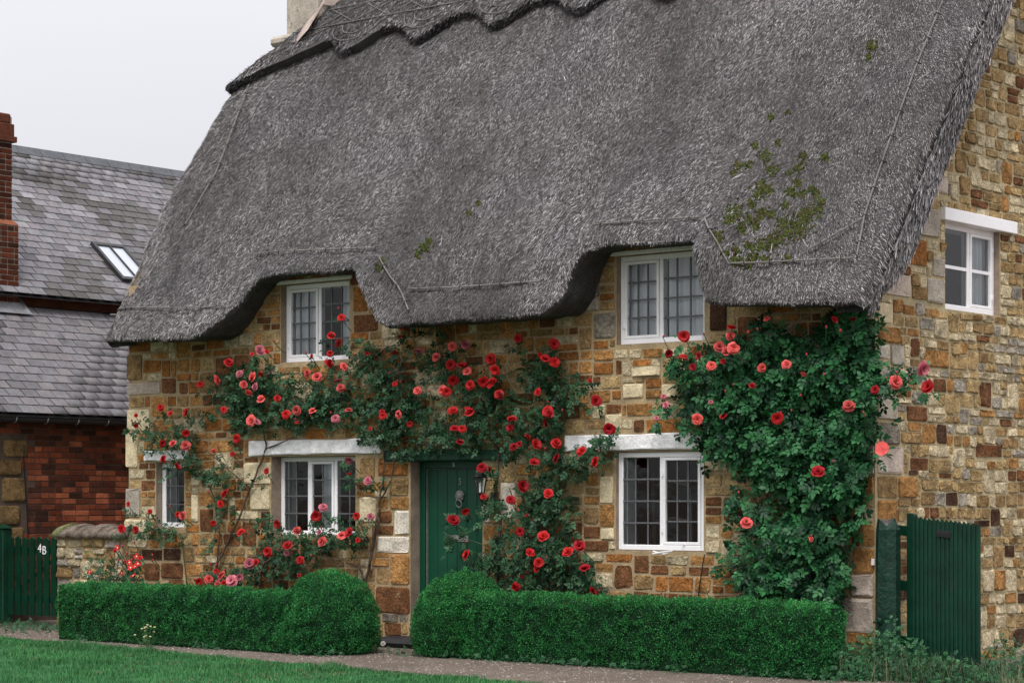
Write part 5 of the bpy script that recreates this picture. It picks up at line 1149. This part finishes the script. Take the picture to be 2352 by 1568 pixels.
left_b = [q for q in b_up if q[0] < 740] + [(460,883,17,'R'),(498,873,24,'P'),(514,941,16,'R'),(369,936,16,'R'),(391,950,13,'R'),(429,948,22,'R'),(427,994,18,'R'),(397,1018,20,'P'),(426,1023,22,'P'),(373,1018,17,'R'),(491,1037,19,'P'),(375,1053,18,'R'),(406,1072,21,'R'),(312,953,10,'R'),(312,977,10,'R'),(295,1157,12,'R'),(344,1174,12,'R'),(420,1184,22,'P'),(408,1181,14,'R'),(279,1214,18,'R'),(312,1216,17,'R'),(490,1201,14,'R'),(507,1157,19,'R'),(517,1133,22,'R'),(497,1091,10,'R'),(544,1007,19,'R'),(534,1043,11,'R'),(578,967,24,'P'),(590,970,16,'M')]
rose('climbing_rose', 'pink and red climbing rose over the left corner of the cottage', (-8.4, -.12, 0),
 [(560,890,60,48),(620,880,70,36),(600,960,90,32),(540,930,50,38),(680,930,60,42),(350,1005,42,26,.8),(410,1005,50,34),(430,1060,36,26),(495,1090,50,26,.8),(470,960,40,20,.5),(510,1170,26,36,.35),(490,1250,22,30,.45),(345,1215,52,24,.8),(390,1230,40,18,.7),(560,1105,40,14,.4),(480,1310,24,24,.4),(560,860,40,24,.5)], left_b,
 [([(492,1345),(500,1290),(545,1200),(575,1120),(600,1060),(612,1030),(605,985),(615,930)], .015, .009, -.06), ([(612,1030),(650,1015),(700,990)], .010, .006, -.07), ([(575,1120),(520,1075),(470,1030),(440,1000)], .010, .005, -.07), ([(492,1340),(505,1230),(490,1140),(470,1080),(450,1040)], .011, .006, -.07), ([(430,1345),(420,1260),(400,1235),(350,1220)], .008, .004, -.07)], .047, .0190, .22, 501, nobj=290, tone=1.0)
mid_b = [q for q in b_up if q[0] >= 740] + Z4([(1500,770,27,'P'),(1485,705,13,'R'),(1550,725,11,'R'),(1900,910,21,'P'),(2010,895,25,'M'),(1615,955,21,'M'),(1765,1000,19,'P'),(1425,970,15,'R'),(1420,1225,13,'R'),(1610,1280,21,'P'),(1450,1480,21,'P'),(1320,1490,17,'R'),(1545,1560,13,'R'),(1790,740,13,'M'),(1190,970,9,'R'),(1460,830,8,'R')]) + [(802,1055,21,'M'),(802,1089,12,'R'),(845,1103,19,'M'),(850,984,10,'R'),(878,946,12,'R')]
rose('climbing_rose', 'pink climbing rose spreading over the wall left above the door', (-6.2, -.12, 0),
 [(780,940,90,40),(860,850,70,44),(900,920,85,52),(830,800,38,26,.7),(1000,770,36,28,.6),(1000,840,46,40,.8),(960,960,70,44),(985,1010,60,26,.8),(890,1000,40,22,.7),(920,800,36,24,.45),(940,1040,30,16,.8),(1030,1000,40,24,.8),(1080,1020,30,18,.7),(805,1100,18,22,.6),(872,1105,26,12,.7),(725,930,50,36),(860,1000,60,30,.6),(760,890,40,30,.7)], mid_b,
 [([(838,1340),(855,1270),(870,1200),(872,1150),(880,1100),(882,1050),(880,1000),(900,950)], .017, .010, -.06), ([(872,1150),(895,1110),(905,1060),(915,1000),(960,950)], .011, .006, -.06), ([(836,1330),(826,1300),(795,1292)], .014, .010, -.08), ([(848,1300),(858,1230),(872,1165)], .014, .010, -.09), ([(872,1145),(835,1135),(812,1100)], .009, .005, -.07), ([(915,1010),(990,1020),(1060,980)], .009, .005, -.07)], .047, .0190, .22, 521, nobj=290, tone=1.0)
low_b = [(743,1164,21,'M'),(726,1184,22,'R'),(819,1185,19,'R'),(851,1186,19,'M'),(638,1203,21,'R'),(682,1217,22,'P'),(554,1222,19,'R'),(734,1222,14,'M'),(785,1229,23,'P'),(803,1223,22,'R'),(740,1243,23,'P'),(660,1252,22,'R'),(615,1267,21,'R'),(659,1270,14,'M'),(689,1285,18,'R'),(573,1293,25,'M'),(588,1290,17,'R'),(532,1333,27,'M'),(687,1321,11,'R'),(456,1335,15,'R'),(480,1330,21,'P'),(509,1320,22,'P'),(500,1340,18,'P'),(497,1311,13,'R'),(613,1082,15,'R'),(822,1240,12,'R'),(515,1340,18,'R'),(550,1325,16,'M'),(718,1190,10,'R')]
rose('rose_bush', 'low pink rose bush under the three light window', (-6.9, -.3, 0),
 [(720,1240,75,28),(620,1245,46,28,.8),(660,1290,70,28),(780,1235,55,26),(560,1325,60,22),(600,1200,34,20,.5),(755,1200,40,18,.6),(640,1320,60,24,.8),(690,1265,60,26,.8),(835,1230,26,22,.6)], low_b,
 [([(598,1345),(600,1310),(610,1290),(650,1260)], .014, .007, -.2), ([(600,1310),(570,1325),(540,1335)], .009, .006, -.2), ([(790,1300),(740,1270),(700,1250)], .009, .005, -.15), ([(598,1345),(602,1290),(612,1230)], .009, .005, -.2)], .046, .0180, .26, 541, nobj=250)
Z6 = lambda L: [(918.7 + .396 * a, 947.5 + .396 * b, s, k) for (a, b, s, k) in L]
red_b = Z6([(650,40,22,'R'),(640,88,19,'K'),(865,5,24,'K'),(850,55,23,'K'),(318,92,19,'K'),(362,95,18,'R'),(347,170,19,'K'),(740,140,17,'K'),(660,197,20,'K'),(693,183,15,'K'),(787,185,24,'R'),(907,175,25,'R'),(910,263,23,'K'),(1055,225,25,'R'),(1135,285,25,'R'),(778,290,23,'R'),(1213,93,26,'K'),(475,320,23,'K'),(513,325,16,'K'),(710,427,26,'K'),(862,468,23,'R'),(643,505,22,'K'),(485,487,14,'R'),(380,570,18,'R'),(310,625,30,'K'),(697,690,20,'K'),(833,718,27,'R'),(1040,773,25,'K'),(975,808,25,'R'),(755,812,22,'R'),(805,870,25,'R'),(795,905,18,'R'),(1073,902,22,'K'),(387,825,23,'R'),(670,1010,22,'R'),(1115,1040,24,'K'),(700,950,12,'K'),(735,595,10,'K')]) + \
 Z4([(1890,1065,22,'R'),(1985,1080,25,'R'),(2025,1115,20,'P'),(1905,1190,26,'R'),(2050,1235,24,'R'),(2160,1205,25,'R'),(2235,1220,25,'R'),(2220,1015,26,'R'),(2260,1105,24,'R'),(1820,1280,24,'P'),(1855,1290,20,'R'),(1908,1450,23,'R'),(2045,1455,24,'R'),(2290,1310,22,'R')]) + [(1190,777,18,'R'),(1272,790,25,'R'),(1127,822,22,'R'),(1135,848,18,'R'),(1252,824,22,'R'),(1274,832,25,'R'),(1235,900,20,'R'),(1258,944,26,'R'),(1368,921,25,'K'),(1128,880,22,'K'),(1076,943,22,'R'),(1041,945,20,'R'),(1175,963,20,'K'),(1148,905,14,'K'),(1355,874,9,'K'),(1240,815,12,'R')]
rose('climbing_rose', 'deep red climbing rose on the wall right of the front door', (-4.2, -.12, 0),
 [(1090,900,62,52),(1110,975,66,44),(1240,865,56,36,.9),(1300,905,54,42),(1250,965,54,44),(1190,1020,44,32,.7),(1290,1065,56,44),(1350,1045,46,26,.8),(1140,1090,18,40,.6),(1130,1180,36,46,.8),(1250,1130,56,44),(1230,1195,56,42),(1290,1180,36,46,.7),(1190,1275,84,54),(1275,1280,74,60),(1320,1330,46,30),(1062,1250,36,34,.6),(1200,800,30,18,.4),(1180,940,40,40,.6),(1385,1015,26,22,.7),(1055,1190,30,30,.3),(1190,1340,60,22),(1120,1300,50,30,.8),(1350,1340,40,24,.5),(1250,830,36,26,.6),(1375,1345,20,14,.6)], red_b,
 [([(1145,1360),(1140,1280),(1150,1200),(1140,1120),(1145,1040),(1120,960),(1100,900)], .020, .010, -.06), ([(1260,1360),(1250,1280),(1270,1180),(1290,1080),(1270,980),(1260,880)], .018, .009, -.06), ([(1290,1080),(1340,1050),(1390,1000)], .009, .005, -.08), ([(1240,1300),(1200,1200),(1170,1120)], .010, .006, -.08), ([(1140,1260),(1080,1240),(1040,1215)], .006, .004, -.15)], .048, .0185, .25, 561, nobj=295, tone=1.0)
Z7 = lambda L: [(1320.7 + .293 * a, 545.5 + .293 * b, s, k) for (a, b, s, k) in L]
big_b = Z7([(855,775,27,'R'),(1225,715,23,'R'),(1220,770,22,'P'),(1135,855,25,'P'),(1245,865,29,'P'),(1190,890,24,'P'),(845,945,28,'P'),(735,910,20,'K'),(690,780,9,'B'),(970,930,18,'K'),(925,1015,18,'K'),(1070,1005,23,'P'),(1160,970,15,'K'),(1465,1020,23,'P'),(1660,995,24,'P'),(1795,1070,14,'P'),(1505,635,15,'P'),(2035,640,14,'K'),(2180,645,15,'K'),(1970,710,10,'B'),(2080,740,12,'B'),(1390,1160,16,'K'),(960,1425,24,'P'),(1585,1415,29,'R'),(2145,1315,28,'P'),(1165,1400,18,'K'),(695,1245,14,'M'),(710,1310,16,'M'),(640,1415,12,'M'),(1180,1210,9,'B'),(1770,1245,10,'B'),(1065,1290,11,'M'),(1955,1080,9,'B'),(1240,1160,8,'B'),(2270,1405,9,'B'),(1815,925,10,'B'),(1355,750,10,'B')]) + [(2119,845,35,'M'),(2057,877,32,'P'),(2132,889,30,'R'),(2010,895,22,'K'),(2026,1029,29,'P'),(1879,1084,28,'K'),(1714,1199,28,'P'),(1863,1238,13,'P'),(1697,1133,10,'B'),(1914,1061,9,'B'),(1985,958,9,'B'),(1860,1238,10,'B')]
rose('climbing_rose', 'big dark leaved climbing rose bulging over the right corner', (-1.0, -.2, 0),
 [(1600,860,56,44,.9),(1650,930,76,60),(1700,820,80,48),(1760,770,50,36,.9),(1750,900,150,100),(1880,850,120,90),(1940,770,66,50),(1985,745,30,40,.8),(1800,1020,170,80),(1690,1010,76,50),(1950,960,70,100),(1985,900,40,80),(1890,1110,100,70),(1790,1080,76,50),(1930,1090,56,80),(1740,1170,70,40,.55),(1790,1240,100,70,.9),(1870,1240,80,70),(1800,1325,100,46),(1900,1320,50,56),(2055,880,46,22,.7),(2075,850,30,22,.4),(1690,1290,36,50,.5),(1585,985,46,26,.6),(1560,830,30,28,.6),(1680,1140,30,40,.35),(1905,1375,36,26,.8),(1740,1340,50,30,.8),(2000,830,30,50,.7),(1960,1190,26,40,.5)], big_b,
 [([(1870,1380),(1860,1250),(1880,1120),(1860,1000),(1800,900)], .026, .012, -.08), ([(1800,1380),(1790,1260),(1760,1140),(1700,1020),(1620,900)], .020, .010, -.08), ([(1870,1200),(1930,1050),(1960,900),(1980,760)], .018, .008, -.08), ([(1960,900),(2030,880),(2090,862),(2118,850)], .010, .005, -.2), ([(1700,1020),(1600,985),(1535,970),(1510,962)], .008, .004, -.15)], .062, .0150, .44, 581, cols=[(.018, .100, .034), (.011, .058, .022), (.036, .155, .052), (.026, .125, .038), (.008, .040, .017), (.030, .130, .045)], nobj=290, gaps=.30, nbud=20)
rose('rose_bush', 'small bush of red and white single roses before the low wall', (-10.7, -.8, 0),
 [(230,1290,40,40,.6),(285,1310,40,26),(215,1310,26,24,.5),(250,1325,50,16)], [(270,1257,15,'S'),(297,1291,15,'S'),(314,1277,16,'S'),(317,1294,15,'S'),(300,1303,16,'S'),(280,1315,14,'S'),(306,1321,16,'S'),(206,1312,10,'S'),(322,1281,12,'R'),(265,1264,12,'R'),(310,1300,12,'S')],
 [([(250,1345),(235,1300),(205,1240)], .006, .003, -.75), ([(265,1345),(270,1300),(272,1260)], .006, .003, -.75), ([(285,1345),(305,1310),(318,1280)], .006, .003, -.75)], .040, .0120, .22, 601, nobj=60, y_off=-.7)

# ================================================================== SMALL PLANTS, GRASS, GRAVEL
def strap_plant(name, label, cat, base, n, h, w, col, spread, seed):
    g = random.Random(seed); root = tag(empty(name, base), label, cat)
    for k in range(n):
        a = g.uniform(0, 2 * math.pi); L = h * g.uniform(.6, 1.1); lean = spread * g.uniform(.3, 1.0); V = []; F = []
        for i in range(6):
            t = i / 5; c = Vector(base) + Vector((math.cos(a) * lean * t * t * L, math.sin(a) * lean * t * t * L, L * t * (1 - .25 * lean * t))); s = Vector((-math.sin(a), math.cos(a), 0)) * (w * (1 - t) ** .6 * .5)
            V += [c - s, c + s]
        for i in range(5): F.append((2 * i, 2 * i + 1, 2 * i + 3, 2 * i + 2))
        mb = MB(); mb.col = tuple(np.array(col) * g.uniform(.7, 1.2)); mb.add(V, F); part('leaf', mb, M['leaf'], root)
    return root
p = on(1, -.30, 1648, 1390); strap_plant('iris_clump', 'iris clump with sword leaves behind the right hedge', 'plant', (p[0], -.30, 0), 11, .88, .035, (.03, .085, .045), .75, 3)
# cable down the wall
mb = MB(); mb.tube([fpt(px, py, -.045) for (px, py) in ((1618,1272),(1612,1310),(1606,1350),(1603,1385))], .006, 5); o = part('wall_cable', mb, M['iron'], None); tag(o, 'thin dark cable running down below the right ground floor window', 'cable')
# dandelion clock
q = on(2, 0.0, 880, 1512); dn = tag(empty('dandelion', tuple(q)), 'dandelion clock standing by the step between the hedges', 'flower')
mb = MB(); mb.col = (.10, .13, .06); mb.tube([q, q + np.array([.005, 0, .07]), q + np.array([0, 0, .135])], .004, 5); part('stem', mb, M['stem'], dn)
mb = MB(); mb.col = (.6, .58, .55)
for k in range(90):
    v = Vector((rnd.gauss(0, 1), rnd.gauss(0, 1), rnd.gauss(0, 1))).normalized(); c = Vector(q) + Vector((0, 0, .15)); mb.tube([c, c + v * .026], [.0006, .0022], 3, False)
part('seed_head', mb, M['petal'], dn)
# pale weed flowers before the left hedge
q = on(2, 0.0, 345, 1485); wf = tag(empty('wildflower', tuple(q)), 'small weed with pale yellow flowers before the left hedge', 'flower')
for k in range(14):
    a = Vector(q) + Vector((rnd.gauss(0, .05), rnd.gauss(0, .03), 0)); t = a + Vector((rnd.gauss(0, .05), rnd.gauss(0, .03), rnd.uniform(.08, .24))); mb = MB(); mb.col = (.06, .12, .04); mb.tube([a, (a + t) / 2, t], .003, 4); st_ = part('stem', mb, M['stem'], wf)
    mb = MB(); mb.col = (.62, .60, .34); mb.lathe([(.003, 0), (.014, .008), (.011, .016)], tuple(t), 6); part('flower', mb, M['petal'], wf)
def tufts(name, pts, hgt, wid, cols, seed, bend=.5, kind='stuff', label=None, cat=None, mat='grass', seg2=True):
    g = np.random.default_rng(seed); n = len(pts); a = g.uniform(0, 2 * math.pi, n); L = hgt * g.uniform(.5, 1.15, n) if not hasattr(hgt, '__len__') else hgt
    d = np.stack([np.cos(a), np.sin(a), 0 * a], 1); s = np.stack([-np.sin(a), np.cos(a), 0 * a], 1) * (wid * g.uniform(.6, 1.2, n))[:, None]; b = (bend * g.uniform(.1, 1, n) * L)[:, None]
    z = np.array([0, 0, 1.0]); P0 = pts; P1 = pts + z * (L * .55)[:, None] + d * b * .3; P2 = pts + z * (L * (1 - .2 * bend))[:, None] + d * b
    V = np.stack([P0 - s, P0 + s, P1 + s * .7, P1 - s * .7, P2], 1).reshape(-1, 3); i = (np.arange(n) * 5)[:, None]
    F = [i + np.array([[0, 1, 2, 3]]), i + np.array([[3, 2, 4]])]; c = np.array(cols)[g.integers(0, len(cols), n)] * g.uniform(.7, 1.25, (n, 1))
    c = c * (.70 + .6 * fbm(pts[:, 0] * 1.1, pts[:, 1] * 2.2, 3, seed + 3))[:, None]; o = obj(name, mesh_np(name, V, F, np.repeat(c, 5, 0), M[mat])); tag(o, label, cat, None, kind); return o
GC = [(.040, .165, .052), (.055, .21, .064), (.030, .125, .044), (.080, .20, .065), (.046, .18, .058)]
n = 95000; x = rng.uniform(-11.5, 2.6, n); yy = lawn_edge(x) - rng.random(n) ** 1.5 * 3.4 + .03; pp = np.stack([x, yy, np.full(n, .012)], 1)
px = PCX + FPX * ((pp - CAM) @ r_) / ((pp - CAM) @ f_); k = (px > -60) & (px < 1750); pp = pp[k]
hh = (.028 + .05 * vn(pp[:, 0] * 1.7, pp[:, 1] * 1.7, 201) * vn(pp[:, 0] * 6, pp[:, 1] * 6, 203) * 1.6) * rng.uniform(.6, 1.3, len(pp)); bare = vn(pp[:, 0] * 3.1, pp[:, 1] * 3.1, 207) > .14
tufts('grass', pp[bare], hh[bare], .0032, GC, 210, .7, label='mown green grass of the lawn in front of the hedges', cat='grass')
# dry clippings on the lawn
n = 5200; x = rng.uniform(-11, 0, n); yy = lawn_edge(x) - rng.uniform(.1, 2.2, n); pp = np.stack([x, yy, np.full(n, .035)], 1); k = vn(x * 2.3, yy * 2.3, 222) * .6 + vn(x * 9, yy * 9, 224) * .4 > .66
tufts('dry_grass', pp[k], .03, .005, [(.16, .13, .07), (.12, .09, .05)], 223, 2.5, label='dry brown clippings lying in the lawn', cat='clippings')
# weeds by the right gate
def weed_leaves(name, pts, size, cols, seed, label, cat, up=.5):
    g = np.random.default_rng(seed); n = len(pts); v, f = compound(77); nr = np.array([.1, -.5, .8]) + g.normal(0, .45, (n, 3)); nr /= np.linalg.norm(nr, axis=1)[:, None]; dr = np.array([0, 0, up]) + g.normal(0, .7, (n, 3)); dr -= nr * (dr * nr).sum(1)[:, None]; dr /= np.linalg.norm(dr, axis=1)[:, None]
    MX = np.stack([np.cross(dr, nr), dr, nr], -1) * (size * g.uniform(.5, 1.2, n))[:, None, None]; c = np.array(cols)[g.integers(0, len(cols), n)] * g.uniform(.7, 1.2, (n, 1))
    V, F, C = scatter(v, [f], MX, pts, c); o = obj(name, mesh_np(name, V, F, C, M['leaf'])); tag(o, label, cat, None, 'stuff')
def patch(cx_, cy_, rx, ry, n, h, g=rng):
    a = g.uniform(0, 2 * math.pi, n); q = np.sqrt(g.random(n)); return np.stack([cx_ + rx * q * np.cos(a), cy_ + ry * q * np.sin(a), h * g.random(n) * (1.1 - q)], 1)
W = np.concatenate([patch(.35, -.40, .7, .35, 2200, .50), patch(.95, -.40, .45, .3, 900, .25), patch(1.25, .15, .5, .35, 900, .42), patch(.1, -.75, .35, .25, 700, .32), patch(1.9, .9, .7, .6, 380, .3), patch(2.6, 2.0, .5, .5, 200, .35)])
weed_leaves('weeds', W, .026, [(.028, .11, .042), (.046, .15, .055), (.020, .08, .034)], 231, 'leafy green weeds growing at the foot of the board gate', 'weeds')
W = np.concatenate([patch(.4, -.55, .8, .35, 420, .02), patch(1.3, -.2, .8, .5, 260, .02)])
tufts('weed_grass', W, .30, .0045, [(.05, .10, .04), (.10, .13, .07), (.14, .14, .09), (.03, .09, .03)], 233, .8, label='tall grass stalks among the weeds by the board gate', cat='grass')
W = patch(2.75, -.75, 1.1, .55, 6000, .01); k = vn(W[:, 0] * 2.2, W[:, 1] * 2.2, 241) > .38
tufts('rough_grass', W[k], .14, .004, [(.10, .15, .06), (.16, .17, .09), (.05, .12, .04), (.20, .19, .12)], 242, .9, label='rough dry grass growing over the path at lower right', cat='grass')
W = np.concatenate([patch(-11.7, -.45, .9, .3, 320, .10), patch(-10.9, -1.0, .5, .4, 120, .10)])
weed_leaves('path_weeds', W, .030, [(.020, .07, .03), (.03, .09, .035)], 244, 'low weeds along the ground in front of the picket gate', 'weeds', .2)
x = rng.uniform(-9.3, .3, 520); W = np.stack([x, np.where(x < -5.0, HF_L, HF_R) - .03 - .10 * rng.random(520) ** 2, .06 * rng.random(520)], 1); k = vn(x * 2, x * 0, 251) > .45
weed_leaves('edge_weeds', W[k], .026, [(.02, .075, .03), (.03, .10, .04)], 252, 'small weeds along the foot of the clipped hedges', 'weeds', .3)
# gravel
n = 26000; x = rng.uniform(-12.5, 3.6, n); yy = rng.uniform(-4.2, -.4, n); pp = np.stack([x, yy, np.full(n, .002)], 1); k = (yy > lawn_edge(x) - .05) & (vn(x * 1.5, yy * 3, 261) > .25); pp = pp[k]; n = len(pp)
oc = np.array([(1, 0, 0), (0, 1, 0), (-1, 0, 0), (0, -1, 0), (0, 0, .7), (0, 0, -.7)], float); of = np.array([(0, 1, 4), (1, 2, 4), (2, 3, 4), (3, 0, 4)])
a = rng.uniform(0, 6.28, n); sz = rng.uniform(.004, .014, n); MX = np.zeros((n, 3, 3)); MX[:, 0, 0] = np.cos(a); MX[:, 0, 1] = -np.sin(a) * .7; MX[:, 1, 0] = np.sin(a); MX[:, 1, 1] = np.cos(a) * .7; MX[:, 2, 2] = .8; MX *= sz[:, None, None]
cg = np.array([(.30, .26, .23), (.20, .16, .14), (.42, .38, .34), (.14, .115, .10), (.25, .19, .15)])[rng.integers(0, 5, n)]
V, F, C = scatter(oc, [of], MX, pp, cg * .75); o = obj('gravel', mesh_np('gravel', V, F, C, M['pebble'])); tag(o, 'loose pinkish gravel of the path between hedges and lawn', 'gravel', None, 'stuff')
